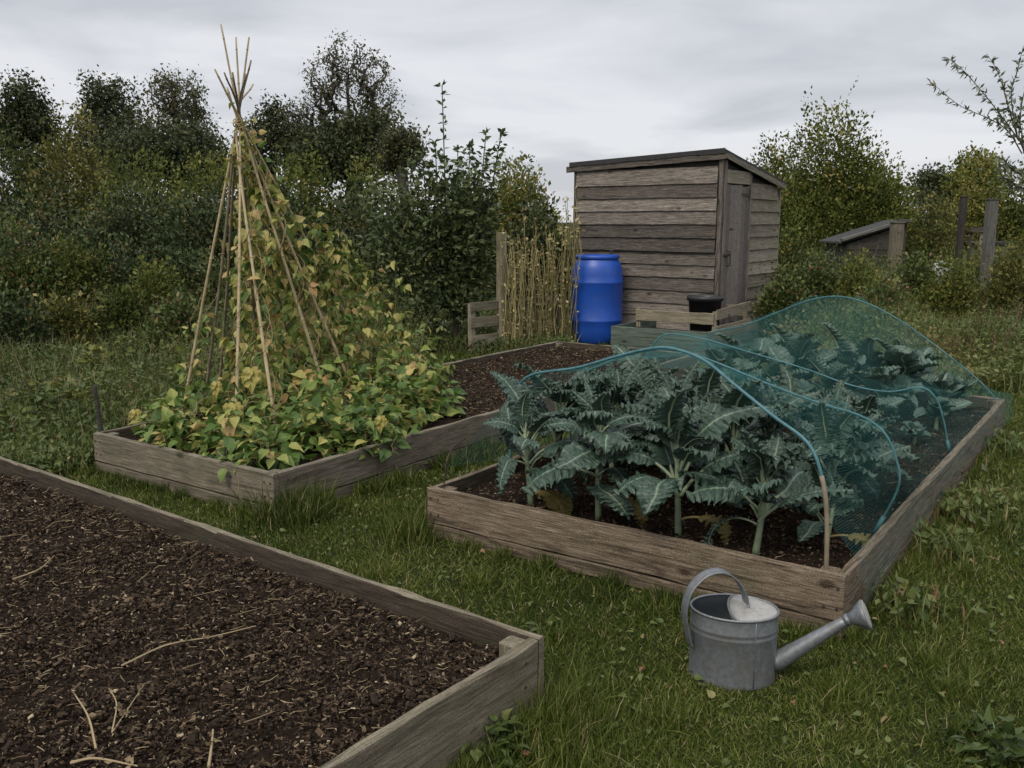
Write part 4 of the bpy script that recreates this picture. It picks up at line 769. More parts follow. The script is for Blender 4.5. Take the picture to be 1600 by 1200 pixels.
# ------------------------------------------------------------ right background: lean-to, posts, gate
b = AT(1324, 345, 15.6); ln = thing("lean_to", "low dark lean-to shed with a sloping board roof beyond the weeds", "shed", (b[0], 15.6, .0))
w_ = 92 / F * 15.6; zt = CAMZ; m = MB()
for k in range(9): slat("wall_board", w_ - .06, .02, .10, (.02, -.02, .15 + k * .115), 0, M_DARKW, ln, 420 + k)
m = MB(); m.add([(0, 0, 0), (w_, 0, 0), (w_, 1, 0), (0, 1, 0), (0, 0, 1.15), (w_, 0, 1.5), (w_, 1, 1.5), (0, 1, 1.15)], [(0, 3, 2, 1), (4, 5, 6, 7), (0, 1, 5, 4), (1, 2, 6, 5), (2, 3, 7, 6), (3, 0, 4, 7)]); m.build("wall", M_DARKW, ln)
slat("roof_board", .92, .08, .05, (-.1, -.12, 1.21), 0, M_GPOST, ln, 430, -.30); slat("roof_board", .22, .08, .05, (.82, -.12, 1.53), 0, M_GPOST, ln, 431, .05)
m = MB(); m.add([(-.1, -.05, 1.17), (w_ + .05, -.05, 1.53), (w_ + .05, 1.1, 1.53), (-.1, 1.1, 1.17), (-.1, -.05, 1.2), (w_ + .05, -.05, 1.56), (w_ + .05, 1.1, 1.56), (-.1, 1.1, 1.2)], [(0, 3, 2, 1), (4, 5, 6, 7), (0, 1, 5, 4), (1, 2, 6, 5), (2, 3, 7, 6), (3, 0, 4, 7)]); m.build("roof", M_FELT, ln)
def far_post(px, top, Y, w, label, mat=M_DARKW):
    p = AT(px, top, Y); t = thing("wooden_post", label, "post", (p[0], Y, 0)); vboard("shaft", w / 2, -w / 2, 0, p[2], w, w, mat, t, int(px)); m = MB(); box(m, -w * .6, w * .6, -w * .6, w * .6, p[2], p[2] + .015); m.build("cap", mat, t)
far_post(1402, 348, 15, .17, "stout brown post at the right end of the dark lean-to", M_BEDC)
far_post(1506, 308, 15, .09, "slim dark post, left of the pair beside the gate", M_DARKW)
far_post(1551, 312, 13.5, .13, "tall grey post, right of the pair beside the gate", M_GPOST)
b = AT(1518, 345, 15.3); gt = thing("wooden_gate", "dark framed wooden gate between the two tall posts", "gate", (b[0], 15.3, 0))
slat("rail", .42, .04, .08, (0, 0, 1.36), 0, M_DARKW, gt, 440); slat("rail", .42, .04, .08, (0, 0, .4), 0, M_DARKW, gt, 441)
for k in range(3): vboard("upright", .06 + k * .18, .042, .3, 1.36, .05, .03, [M_DARKW, M_OLD, M_DARKW][k], gt, 445 + k)
b = AT(1600, 345, 22); gs = thing("grey_hut", "grey blue sheet clad hut glimpsed at the right edge", "shed", (b[0] - .3, 22, 0)); m = MB(); box(m, -.2, 2.2, 0, 1.5, 0, 1.0); m.build("wall", M_GREYS, gs); m = MB(); box(m, -.3, 2.3, -.1, 1.6, 1.0, 1.06); m.build("roof", M_FELT, gs)
b = G(1475, 440); wc = thing("white_tank", "pale white plastic tank half hidden in the far weeds", "tank", (b[0] * 16.5 / b[1], 16.5, 0)); m = MB(); lathe(m, [(0, 0), (.2, 0), (.21, .05), (.21, .74), (.19, .8), (0, .81)], 24); m.build("tank_body", M_WHITE, wc, smooth=True)
m = MB(); lathe(m, [(.10, .812), (.11, .84), (0, .85)], 20); m.build("cap", M_WHITE, wc)
# pale kerb stones and low marrow plants beyond the path
b = G(590, 520); ks = thing("stone_kerb", "pale low stone slabs behind the marrow plants left of the pear tree", "kerb", (b[0], b[1] + .3, 0))
for k in range(4): 
    m = MB(); plank(m, .30, .12, .12, 0, 0, 0, 450 + k, .004, bev=.02); m.build("slab", M_PALE, ks, (k * .32, (k % 2) * .03, 0), (0, 0, .02 * k))
for k, (px_, py_) in enumerate([(600, 552), (632, 548), (662, 553), (690, 545), (618, 535), (650, 532), (680, 530)]):
    b = G(px_, py_); r = RG(460 + k); t = thing("marrow_plant", "low broad leaved marrow plant beyond the path, " + ["leftmost of the front row", "second of the front row", "third of the front row", "rightmost of the front row", "left of the back row", "middle of the back row", "right of the back row"][k], "plant", tuple(b), 0, "marrow plants in the plot beyond the path"); m = MB(); n = 30; d = rnd_dir(r, n, .6); d[:, 2] = np.abs(d[:, 2]); P = d * r.uniform(.05, .22, n)[:, None]
    scatter(m, T_BROAD, P, nrm(d * [1, 1, .3]), rnd_dir(r, n, 2), r.uniform(.08, .15, n), np.clip(r.normal(.42, .15, n), 0, 1)); m.build("leaves", M_WEED, t)

# ------------------------------------------------------------ bean wigwam
apex = AT(375, 196, 6.3)
cb = [  # foot of each cane, its top, tone
    ((284, 655), (388, 66), 0), ((368, 694), (369, 66), 0), ((434, 692), (394, 135), 0), ((522, 655), (347, 47), 0), ((604, 615), (338, 113), 0), ((567, 642), (356, 140), 0),
    ((342, 622), (384, 120), 1), ((410, 612), (364, 118), 1), ((470, 600), (352, 118), 1), ((318, 640), (391, 100), 1)]
wig = thing("cane_wigwam", "tall wigwam of bamboo canes tied together at the top over the yellowing beans", "plant support", tuple(OC + U * .8 + W * 1.1)); wo = np.array(wig.location)
tied = []; bases = []
for k, ((u_, v_), (tx, ty), tone) in enumerate(cb):
    r = RG(600 + k); B = G(u_, v_, .15); off = np.array([(tx - 366) * -.0010, r.normal(0, .012), r.normal(0, .02)]); A = apex + off
    d = nrm(A - B); T_ = AT(tx, ty, A[1] + d[1] * .35); pts = spline([B, B * .5 + A * .5 + r.normal(size=3) * .012, A, A + (T_ - A) * 1.06], 22) - wo
    rad = np.linspace(.0125, .0056, 22); m = MB(); tube(m, pts, rad, 8)
    for i in range(2, 21, 3): tube(m, [pts[i] - .004 * nrm(pts[i + 1] - pts[i]), pts[i] + .004 * nrm(pts[i + 1] - pts[i])], rad[i] * 1.22, 8)
    m.build("cane", M_CANE2 if tone else M_CANE, wig, smooth=True); bases.append(B); tied.append(A)
m = MB(); r = RG(620)
for zz in (-.03, 0, .018, .03):
    th = np.linspace(0, 2 * math.pi * 1.05, 24); rr = .042 + r.uniform(-.004, .006); tube(m, np.stack([rr * np.cos(th), rr * np.sin(th), zz + .012 * np.sin(th * 2 + zz * 80)], 1) + apex - wo, .0035, 5)
tube(m, spline([apex - wo + [.03, -.03, 0], apex - wo + [.08, -.05, .02], apex - wo + [.1, -.05, -.06]], 8), .0025, 5); m.build("twine", M_TWINE, wig)

def bean_tint(r, n, ymix): 
    t = r.normal(.38, .14, n); y = r.random(n) < ymix; t[y] = r.normal(.72, .08, y.sum()); b_ = r.random(n) < ymix * .16; t[b_] = r.uniform(.86, 1, b_.sum()); return np.clip(t, 0, 1)
def vine(k, ci, n, f0, f1, spread, ymix, label, sz=(.035, .07), bunch=1.6, push=(-.3, 1.0)):
    sz = (sz[0] * 1.1, sz[1] * 1.25)
    r = RG(640 + k); B, A = bases[ci], tied[ci]; t = thing("bean_vine", label, "bean plant", tuple(B), 0, "climbing beans on the wigwam"); st = MB(); lf = MB()
    for j in range(2):
        ff = np.linspace(0, f1, 44); ph = r.uniform(0, 6); P = B + (A - B) * ff[:, None] - B; P = P + np.stack([np.cos(ff * 34 + ph), np.sin(ff * 34 + ph), ff * 0], 1) * (.02 + .03 * r.random()) + np.cumsum(r.normal(size=(44, 3)) * .004, 0); tube(st, P, .0028, 4, .4)
    f = f0 + (f1 - f0) * r.random(n) ** bunch; C = (A - B) * f[:, None]; s = spread * (1.15 - f)
    C = C + r.normal(size=(n, 3)) * s[:, None] * [1, 1, .7] + (np.array([push[0], push[1], 0]) * (s * 1.3 + .05)[:, None]); 
    for j in range(3):
        a = r.uniform(0, 6.28, n); D = np.stack([np.cos(a) * .6, np.sin(a) * .6, -.55 + r.normal(0, .35, n)], 1); S = r.uniform(*sz, n)
        scatter(lf, T_BROAD, C + D * .012, D, np.stack([np.cos(a) * .5, np.sin(a) * .5, np.full(n, 1)], 1) + r.normal(size=(n, 3)) * .5, S, bean_tint(r, n, ymix))
    st.build("vine_stem", M_STRAW, t); lf.build("leaves", M_BEAN, t)
vine(0, 3, 120, .02, .86, .13, .62, "yellowing bean vine on the cane leaning right of the front pair")
vine(1, 5, 300, .02, .90, .15, .6, "thickest yellow bean vine on the second cane from the right", sz=(.035, .07))
vine(2, 4, 420, .02, .66, .18, .5, "pale green bean vine hanging off the rightmost cane", sz=(.03, .06), push=(.55, .6))
vine(3, 2, 60, .05, .74, .10, .6, "sparse yellow bean vine on the right cane of the front pair")
vine(4, 1, 60, .02, .60, .05, .6, "very sparse bean vine with a few big yellow leaves on the front cane", bunch=1.2)
vine(5, 0, 30, .02, .45, .08, .3, "thin twisted bean vine on the leftmost cane")
vine(6, 8, 300, .02, .68, .17, .6, "tan bean vine on the back right cane")
vine(7, 7, 120, .02, .97, .12, .7, "yellow bean vine climbing to the tie on the back cane", bunch=1.0)
# foliage at the knot
t = thing("bean_vine", "tuft of yellow bean leaves gathered just below the tie of the wigwam", "bean plant", tuple(apex), 0, "climbing beans on the wigwam"); lf = MB(); r = RG(660); n = 75
C = r.normal(size=(n, 3)) * [.055, .055, .12] + [.045, .02, -.12]; scatter(lf, T_BROAD, C, rnd_dir(r, n, -.5), rnd_dir(r, n, .5), r.uniform(.03, .06, n), bean_tint(r, n, .8)); lf.build("leaves", M_BEAN, t)
m = MB(); tube(m, [(.02, 0, -.3), (.05, .01, -.1), (.03, 0, .02)], .002, 4); m.build("vine_stem", M_STRAW, t)
# low beans and squash at the foot
low = [(.25, .45, .20, .28, 190), (.55, .22, .17, .2, 150), (.75, .55, .20, .3, 170), (1.0, .3, .2, .26, 170), (1.28, .22, .2, .2, 150), (1.40, .62, .20, .28, 180), (1.15, .75, .22, .34, 200), (1.42, 1.0, .22, .28, 180), (.45, .95, .24, .32, 190),
       (.9, 1.15, .26, .40, 220), (1.25, 1.35, .26, .38, 220), (.2, 1.15, .24, .42, 170), (1.20, 1.50, .20, .34, 150), (.5, 1.6, .25, .5, 180), (1.0, 1.8, .26, .5, 200), (1.2, 1.8, .20, .36, 150), (.1, .8, .2, .3, 130), (1.56, .8, .14, .2, 90)]
names = ["at the bed's left corner", "against the left front board", "at the foot of the front cane", "leaning over the middle of the front board", "trailing near the bed's front corner", "near the right board by the front corner", "below the right front cane",
         "spilling over the right board", "behind the left cane", "in the middle of the wigwam", "under the yellowest vines", "at the left board below the leftmost cane", "furthest right beside the bare soil", "at the back left of the wigwam", "at the back of the wigwam",
         "at the back right beside the bare soil", "beside the dark stake", "hanging outside the right board"]
for k, (u_, v_, R_, h_, n) in enumerate(low):
    r = RG(670 + k); b = OC + U * u_ + W * v_ + np.array([0, 0, .2]); t = thing("low_bean_plant", "leafy low bean plant " + names[k], "bean plant", tuple(b), 0, "low bean plants at the foot of the wigwam"); lf = MB(); st = MB(); n = int(n * 1.15)
    d = rnd_dir(r, n, .45); d[:, 2] = np.abs(d[:, 2]); rr = r.random(n) ** .45; P = d * rr[:, None] * [R_ * 1.25, R_ * 1.25, h_]
    D = nrm(d * [1, 1, .2] + r.normal(size=(n, 3)) * .5 + [0, 0, -.25]); N = nrm(d * .7 + [0, 0, 1] + r.normal(size=(n, 3)) * .6); S = r.uniform(.038, .088, n)
    scatter(lf, T_BROAD, P, D, N, S, bean_tint(r, n, .09 + .12 * (k in (0, 2, 6, 9, 10, 14))))
    for j in range(14): e = P[r.integers(n)]; tube(st, spline([(0, 0, 0), e * .5 + [0, 0, .03], e], 6), .0028, 4, .3)
    for j in range(10): e = P[r.integers(n)]; w = np.cumsum(r.normal(size=(7, 3)) * .02, 0); tube(st, e + w, .0015, 3, .8)
    lf.build("leaves", M_BEAN, t); st.build("stems", M_STRAW, t)
# big yellow leaves seen one by one
for k, (px_, py_, s_, Y_, lb) in enumerate([(211, 650, .10, 5.9, "big yellow bean leaf hanging at the left of the bed"), (305, 668, .10, 5.5, "golden bean leaf low behind the left board"), (338, 606, .09, 5.6, "yellow bean leaf left of the front cane"),
        (392, 585, .13, 5.5, "long yellow leaf drooping right of the front cane"), (366, 640, .12, 5.45, "pale yellow leaf crossed by the front cane"), (475, 590, .16, 5.95, "largest tan bean leaf between the right front canes"), (595, 660, .09, 5.3, "torn yellow leaf above the right board")]):
    p = AT(px_, py_ - 8, Y_); r = RG(700 + k); t = thing("yellow_leaf", lb, "leaf", tuple(p), r.uniform(-.5, .5), "single big yellow bean leaves"); lf = MB(); P = np.zeros((3, 3)); D = np.array([[-.5, -.2, -.6], [.5, -.2, -.6], [0, -.3, -1.]])
    scatter(lf, T_TORN, P, D, np.array([[-.2, -1, .5], [.2, -1, .5], [0, -1, .3]]), np.array([.7, .7, 1]) * s_, np.array([.74, .8, .78]) + (.12 if k == 5 else 0)); lf.build("blade", M_BEAN, t)
    m = MB(); tube(m, [(0, 0, 0), (0, .02, .05), (.02, .06, .08)], .002, 4); m.build("leaf_stalk", M_STRAW, t)
b = G(160, 672, .25); t = thing("dark_stake", "short dark stake at the left corner of the bean bed", "stake", (b[0] - .03, b[1] + .05, 0)); m = MB(); tube(m, [(0, 0, 0), (-.005, 0, .25), (-.02, 0, .52)], [.017, .016, .014], 8); m.build("shaft", M_DARKW, t); m = MB(); tube(m, [(-.02, 0, .52), (-.021, 0, .53)], [.014, .004], 8); m.build("tip", M_DARKW, t)

# ------------------------------------------------------------ kale
def kale_leaf_mesh(seed, L=.40, wd=.19, arch=1.3, frill=1.0, lobe=.10, pet=.30, mat=None, cabb=False, rise=1.15):
    r = RG(seed); nt, ns = 96, 17; t = np.linspace(0, 1, nt); ang = rise - arch * t ** 1.3; ds = L / (nt - 1)
    x = np.cumsum(np.cos(ang)) * ds; z = np.cumsum(np.sin(ang)) * ds; y = np.cumsum(np.cumsum(r.normal(size=nt))) * .00025
    sp = np.stack([x, y, z], 1); tg = nrm(np.gradient(sp, axis=0)); sidev = np.tile([0, 1, 0.], (nt, 1)); up = nrm(np.cross(tg, sidev)); up[up[:, 2] < -5] *= -1
    q = np.clip((t - pet) / (1 - pet), 0, 1); prof = np.sin(np.pi * np.clip(q, 0, 1) ** (.62 if not cabb else .75)) ** .62 * wd * .5; prof = np.maximum(prof, .004 * (t < 1))
    fr = r.uniform(24, 31); ph = r.uniform(0, 6, 2); V = []; am = [1 + .55 * np.sin(np.linspace(0, 19, nt) + r.uniform(0, 6)) + .3 * r.normal(size=nt).cumsum() * .12 for _ in range(2)]; wob = [np.sin(np.linspace(0, 8, nt) + r.uniform(0, 6)) * 1.3 for _ in range(2)]; TI = []; s = np.linspace(-1, 1, ns)
    for i in range(nt):
        for j in range(ns):
            sd = 0 if s[j] < 0 else 1; a = abs(s[j]); lb = 1 + (lobe * np.sin(q[i] * fr * .42 + ph[sd]) + .025 * am[sd][i] * np.sin(q[i] * fr * 3.4 + ph[1 - sd])) * a * (q[i] > 0) * (not cabb)
            w = prof[i] * lb * s[j]; env = min(1, q[i] * 4)
            fz = frill * .0090 * a ** 1.6 * (am[sd][i] * np.sin(q[i] * fr * 2.3 + wob[sd][i] + ph[sd] * 2 ) + .5 * np.sin(q[i] * fr * 4.0 + ph[1 - sd])) * env + r.normal(0, .0030) * env * (a > .1)
            fy = frill * .006 * a * np.sin(q[i] * fr * 2.3 + a * 5 + ph[sd]) * env
            cup = (.32 if not cabb else .45) * (a ** 2) * prof[i] * (1 if cabb else -.35 + .5 * np.sin(ph[0]))
            V.append(sp[i] + sidev[i] * (w * (1 - .12 * a)) + tg[i] * fy * .8 + up[i] * (fz + cup + .004 * (1 - a)))
            vein = False
            TI.append(.94 if a < .07 else (.80 if vein else np.clip(r.normal(.40, .10) + .16 * a, 0, .82)))
    Q = [(i * ns + j, i * ns + j + 1, (i + 1) * ns + j + 1, (i + 1) * ns + j) for i in range(nt - 1) for j in range(ns - 1)]
    m = MB(); m.add(V, Q, None, TI); rad = np.linspace(.0078, .0020, nt) * (L / .4); tube(m, sp - up * .002, rad, 6, .97)
    return m.mesh("kale_leaf", mat or M_KALE, smooth=True)
KL = [kale_leaf_mesh(800 + i, L=[.42, .38, .45, .34, .30, .40, .36, .32][i], wd=[.18, .20, .165, .19, .165, .205, .175, .175][i], arch=[1.3, 1.7, 1.0, 2.1, 1.5, 1.9, 1.2, 2.3][i], rise=[1.2, 1.1, 1.35, 1.0, 1.25, .95, 1.3, .8][i], frill=[1.2, 1.5, 1.0, 1.5, 1.6, 1.3, 1.4, 1.4][i]) for i in range(8)]
KY = kale_leaf_mesh(830, L=.30, wd=.15, arch=2.6, rise=.6, mat=M_KALEY)
CL = [kale_leaf_mesh(850 + i, L=[.30, .27, .33, .24][i], wd=[.24, .25, .24, .22][i], arch=[1.1, 1.5, .9, 1.8][i], rise=[1.1, 1.0, 1.25, .9][i], frill=.55, lobe=0, pet=.16, mat=M_CABB, cabb=True) for i in range(4)]
def brassica(kind, b, seed, label, group, H=.42, n=13, sc=1.0, yellow=0):
    r = RG(seed); t = thing(kind, label, "kale" if kind == "kale_plant" else "brassica", tuple(b), r.uniform(0, 6.28), group); m = MB(); lean = r.normal(size=2) * .03
    m.ti; pts = spline([(0, 0, 0), (lean[0] * .4, lean[1] * .4, H * .4), (lean[0], lean[1], H)], 8); tube(m, pts, np.linspace(.0165, .009, 8), 10, .5); m.build("stem", M_STEM, t, smooth=True)
    for k in range(n):
        f = k / (n - 1); z = H * (.42 + .57 * f); a = k * 2.39996 + r.normal(0, .2); me = (KL if kind == "kale_plant" else CL)[r.integers(len(KL) if kind == "kale_plant" else len(CL))]
        o = link(bpy.data.objects.new("leaf", me)); o.parent = t; o.location = (lean[0] * f, lean[1] * f, z); tilt = (.28 - .80 * f) + r.normal(0, .12)
        o.rotation_euler = (r.normal(0, .18), tilt, a); s = sc * (1.02 - .38 * max(0, f - .55) / .45 * 1.2) * r.uniform(.85, 1.12); o.scale = (s, s, s)
    for k in range(yellow):
        o = link(bpy.data.objects.new("yellow_leaf", KY)); o.parent = t; o.location = (0, 0, H * .22); o.rotation_euler = (0, .1, -t.rotation_euler[2] + (-1.0 + 2.6 * k) + r.normal(0, .2)); o['label'] = "yellowing drooping lower leaf"
    return t
fr = [((830, 792), "kale plant at the left of the front row, nearest the bed's left corner", 1), ((935, 812), "kale plant second from the left in the front row", 1), ((1060, 842), "kale plant third from the left in the front row, beside the drooping yellow leaf", 1),
      ((1180, 868), "kale plant in the front row just behind the watering can", 0), ((1290, 852), "smallest kale plant beside the cane at the bed's front right corner", 1)]
for k, ((x, y), lb, yl) in enumerate(fr):
    b = G(x, y, .18); brassica("kale_plant", b, 900 + k, lb, "kale plants in the netted bed", H=[.36, .42, .40, .30, .16][k], n=[17, 18, 20, 17, 12][k], sc=[.95, 1.0, 1.12, .9, .62][k], yellow=yl)
kk = 0
for j, v_ in enumerate([.78, 1.22, 1.66, 2.05]):
    for i, u_ in enumerate([.22, .58, .96, 1.34, 1.72]):
        if j == 3 and i > 3: continue
        r = RG(920 + kk); b = OB + U * (u_ + r.normal(0, .04)) + W * (v_ + r.normal(0, .05)) + np.array([0, 0, .18]); kk += 1
        lb = ["kale plant in the second row under the net", "kale plant in the third row under the net", "kale plant deep under the middle of the net", "kale plant at the far end of the kale under the net"][j] + [", at the left board", ", left of centre", ", in the centre", ", right of centre", ", near the right board"][i]
        brassica("kale_plant", b, 930 + kk, lb, "kale plants in the netted bed", H=[.38, .34, .28, .20][j] * (1 - .22 * (i == 4) - .1 * (i == 3)), n=18, sc=[1.08, 1.02, .95, .78][j] * (.9 if i == 4 else 1))
kk = 0
for j, v_ in enumerate([2.7, 3.12, 3.5, 3.84]):
    for i, u_ in enumerate([.28, .66, 1.04, 1.40, 1.68]):
        r = RG(960 + kk); b = OB + U * (u_ + r.normal(0, .05)) + W * (v_ + r.normal(0, .05)) + np.array([0, 0, .18]); kk += 1
        lb = "broad leaved cabbage under the far net, row " + ["nearest the kale", "behind the dark gap", "before the back row", "at the back board"][j] + [", at the left board", ", left of centre", ", in the centre", ", right of centre", ", near the right board"][i]
        brassica("cabbage_plant", b, 980 + kk, lb, "cabbage plants under the far net", H=[.12, .24, .32, .30][j] * r.uniform(.85, 1.15) * (.62 if i == 4 else 1), n=12, sc=[.7, .95, 1.0, .9][j] * (.62 if i == 4 else 1))

# ------------------------------------------------------------ hoops and net
def plane_curve(pl, p0, p1):
    """image samples placed in the vertical plane through feet p0 and p1"""
    nv = np.cross(p1 - p0, [0, 0, 1.]); out = []
    for x, y in pl: d = ray(x, y); o = np.array([0, 0, CAMZ]); t = np.dot(p0 - o, nv) / np.dot(d, nv); out.append(o + d * t)
    return np.array(out)
fl = OB + U * .06 + W * .62; flz = fl + [0, 0, .25]; c_fr = OB + U * 1.93 + W * .08 + [0, 0, .19]; c_r2 = OB + U * 1.95 + W * .72 + [0, 0, .25]; c_r3 = OB + U * 1.95 + W * 2.46 + [0, 0, .25]
l3 = OB + U * .06 + W * 2.3 + [0, 0, .25]; l4 = OB + U * .02 + W * 4.15 + [0, 0, .25]; r4 = OB + U * 2.0 + W * 4.2 + [0, 0, .25]; l2 = OB + U * .06 + W * 1.25 + [0, 0, .25]
H1 = plane_curve([(800, 640), (806, 612), (830, 586), (900, 575), (960, 558), (1015, 545), (1052, 545), (1100, 563), (1150, 603), (1208, 650), (1262, 692), (1284, 745), (1292, 810)], flz, c_fr)
H1 = np.concatenate([[flz + [0, 0, -.08]], H1, [c_fr]])
H2 = plane_curve([(898, 600), (940, 570), (1000, 550), (1052, 547), (1110, 563), (1200, 600), (1280, 630), (1340, 648), (1378, 672), (1398, 710), (1404, 760)], l2, c_r2)
H2 = np.concatenate([[l2 + [0, 0, -.08]], H2, [c_r2 + [0, 0, -.05]]])
H3 = plane_curve([(1012, 560), (1024, 535), (1045, 522), (1100, 530), (1180, 553), (1260, 577), (1330, 602), (1390, 612), (1438, 605), (1462, 622), (1474, 655)], l3, c_r3)
H3 = np.concatenate([[l3 + [0, 0, -.08]], H3, [c_r3 + [0, 0, -.05]]])
H4 = plane_curve([(1105, 528), (1165, 508), (1215, 488), (1262, 470), (1305, 463), (1350, 472), (1400, 497), (1455, 535), (1500, 570), (1535, 600)], l4, r4)
H4 = np.concatenate([[l4 + [0, 0, -.05]], H4, [r4 + [0, 0, -.05]]])
hl = ["thick teal hoop over the front kale, ending at the front right corner", "second teal hoop crossing the kale to the right board", "teal hoop over the dark gap between kale and cabbages", "teal hoop arched highest over the back board"]
for k, H_ in enumerate((H1, H2, H3, H4)):
    t = thing("net_hoop", hl[k], "hoop", tuple(H_[0]), 0, "teal pipe hoops over the netted bed"); P = spline(H_, 70) - H_[0]; m = MB(); tube(m, P[:-9] if k == 0 else P, [.0070, .0052, .0050, .0055][k], 10, cap=True); m.build("pipe", M_PIPE, t, smooth=True)
    if k == 0: m = MB(); tube(m, P[-11:], .0095, 8); m.build("cane_end", M_CANE2, t, smooth=True)
    else: m = MB(); tube(m, P[-3:], .010, 8); m.build("foot_sleeve", M_PIPE, t, smooth=True)
def arc_resample(P, n):
    P = spline(P, 200); s = np.concatenate([[0], np.cumsum(np.linalg.norm(np.diff(P, axis=0), axis=1))]); q = np.linspace(0, s[-1], n); return np.stack([np.interp(q, s, P[:, i]) for i in range(3)], 1), q
def net():
    r = RG(77); ns = 90
    secs = [H1, H2, H3, H4]; secs = [s + np.array([0, 0, .012]) for s in secs]; ext = []
    for k, s in enumerate(secs):
        L = [OB + U * -.28 + W * .5 + [0, 0, .20], OB + U * -.10 + W * 1.3 + [0, 0, .12], OB + U * -.06 + W * 2.3 + [0, 0, .08], OB + U * -.10 + W * 4.3 + [0, 0, .05]][k]
        R = [OB + U * 2.075 + W * .10 + [0, 0, .12], OB + U * 2.065 + W * .75 + [0, 0, .15], OB + U * 2.065 + W * 2.5 + [0, 0, .17], OB + U * 2.08 + W * 4.27 + [0, 0, .12]][k]
        Rt = [OB + U * 2.04 + W * .10 + [0, 0, .265]] if k == 0 else [OB + U * 2.045 + W * [0, .75, 2.5, 4.2][k] + [0, 0, .27]]
        mid = s[1:-1] if k else s[2:-1]; ext.append(np.concatenate([[L], mid, Rt, [R]]))
    secs = [arc_resample(e, ns)[0] for e in ext]; secs.append(arc_resample(np.stack([secs[3][i] + (W * .18 + [0, 0, -secs[3][i][2] * .9]) for i in range(0, ns, 6)]), ns)[0])
    rows = []; nsub = [14, 34, 36, 8]
    for k in range(4):
        for j in range(nsub[k] + (k == 3)):
            f = j / nsub[k]; P = secs[k] * (1 - f) + secs[k + 1] * f; sag = math.sin(math.pi * f) * [.03, .13, .15, .0][k]; h = np.clip((P[:, 2] - .25) / .4, 0, 1)
            P[:, 2] -= sag * h; P[:, 2] = np.maximum(P[:, 2], .03); rows.append(P)
    R = np.array(rows); nr = len(R); a = np.arange(nr)[:, None]; b_ = np.arange(ns)[None]
    wr = .012 * np.sin(b_ * .55 + a * .21) + .008 * np.sin(b_ * 1.3 - a * .33 + 1) + .010 * np.sin(a * .5 + b_ * .1); edge = np.clip(np.minimum(a, nr - 1 - a) / 6., .15, 1)
    R[..., 2] += wr * edge; R[..., 0] += wr * .5 * edge
    m = MB(); i = np.arange((nr - 1) * (ns - 1)); q0 = (i // (ns - 1)) * ns + i % (ns - 1); m.add(R.reshape(-1, 3), np.stack([q0, q0 + 1, q0 + ns + 1, q0 + ns], 1))
    o = m.build("crop_netting", M_NET, smooth=True); tag(o, "fine teal green netting draped over the hoops above kale and cabbages", "netting")
    du = np.linalg.norm(np.diff(R, axis=1), axis=2).mean(0); dv = np.linalg.norm(np.diff(R, axis=0), axis=2).mean(1); uu = np.concatenate([[0], np.cumsum(du)]); vv = np.concatenate([[0], np.cumsum(dv)])
    UV = np.stack(np.broadcast_arrays(uu[None, :], vv[:, None]), -1).reshape(-1, 2); me = o.data; l = me.uv_layers.new(name="UVMap"); vi = np.empty(len(me.loops), np.int32); me.loops.foreach_get("vertex_index", vi)
    l.data.foreach_set("uv", UV[vi].astype(np.float32).ravel())
net()
# net peg at the front left
p0 = OB + U * .06 + W * .06; t = thing("net_peg", "dark bent wire peg at the netted bed's front left corner", "peg", tuple(p0)); m = MB(); tube(m, spline([(0, 0, .1), (-.0, 0, .28), (.03, .04, .42), (.10, .12, .47)], 14), .004, 6); m.build("wire", M_IRON, t); m = MB(); tube(m, [(0, 0, .1), (0, 0, .16)], .007, 6); m.build("sleeve", M_IRON, t)

# ------------------------------------------------------------ watering can
cc = G(1153, 958, .25); can = thing("watering_can", "grey galvanised watering can with hoop handle and rose, on the grass by the netted bed", "watering can", (cc[0], cc[1] + .05, 0), math.radians(-12))
SXc, SYc = .146, .112; m = MB()
prof = [(0, .006), (.985, .006), (1.0, 0), (1.015, .003), (1.0, .012), (1.0, .06), (1, .165), (1.012, .170), (1.015, .174), (1.0, .178), (1.0, .186), (1.012, .190), (1.015, .194), (1, .198), (1, .245)]
lathe(m, prof, 64, SXc, SYc); m.build("body", M_STEEL, can, smooth=True)
m = MB(); lathe(m, [(.985, .244), (.98, .2), (.98, .03), (0, .03)], 64, SXc, SYc); m.build("body_inside", M_STEELIN, can, smooth=True)
m = MB(); a_ = math.radians(-62); tube(m, [(SXc * 1.004 * math.cos(a_), SYc * 1.004 * math.sin(a_), z) for z in (.008, .08, .16, .243)], .0018, 6); m.build('seam', M_STEEL, can, smooth=True)
m = MB(); th = np.linspace(0, 2 * math.pi, 65); tube(m, np.stack([SXc * np.cos(th), SYc * np.sin(th), th * 0 + .247], 1), .0045, 8, cap=False); m.build("rim", M_STEEL, can, smooth=True)
# half cover on the spout side: slightly domed plate with a curved inner edge
m = MB(); nn = 24; V = []
for i in range(nn + 1):
    a = -math.pi / 2 + math.pi * i / nn; a *= .97
    ox, oy = SXc * .985 * math.cos(a), SYc * .985 * math.sin(a); ix = .000 + .040 * (1 - (2 * i / nn - 1) ** 2) * -1 + .02; iy = oy
    ox = max(ox, ix + .002)
    for f in (0, .33, .66, 1): V.append((ix + (ox - ix) * f, iy, .246 + .006 * math.sin(math.pi * f) + .010 * (1 - f) * (1 - (2 * i / nn - 1) ** 2)))
for i in range(nn + 1): x, y, z = V[i * 4]; V.append((x, y, z - .012))
q = [(i * 4 + j, (i + 1) * 4 + j, (i + 1) * 4 + j + 1, i * 4 + j + 1) for i in range(nn) for j in range(3)]; b0 = (nn + 1) * 4; q += [(b0 + i, b0 + i + 1, (i + 1) * 4, i * 4) for i in range(nn)]
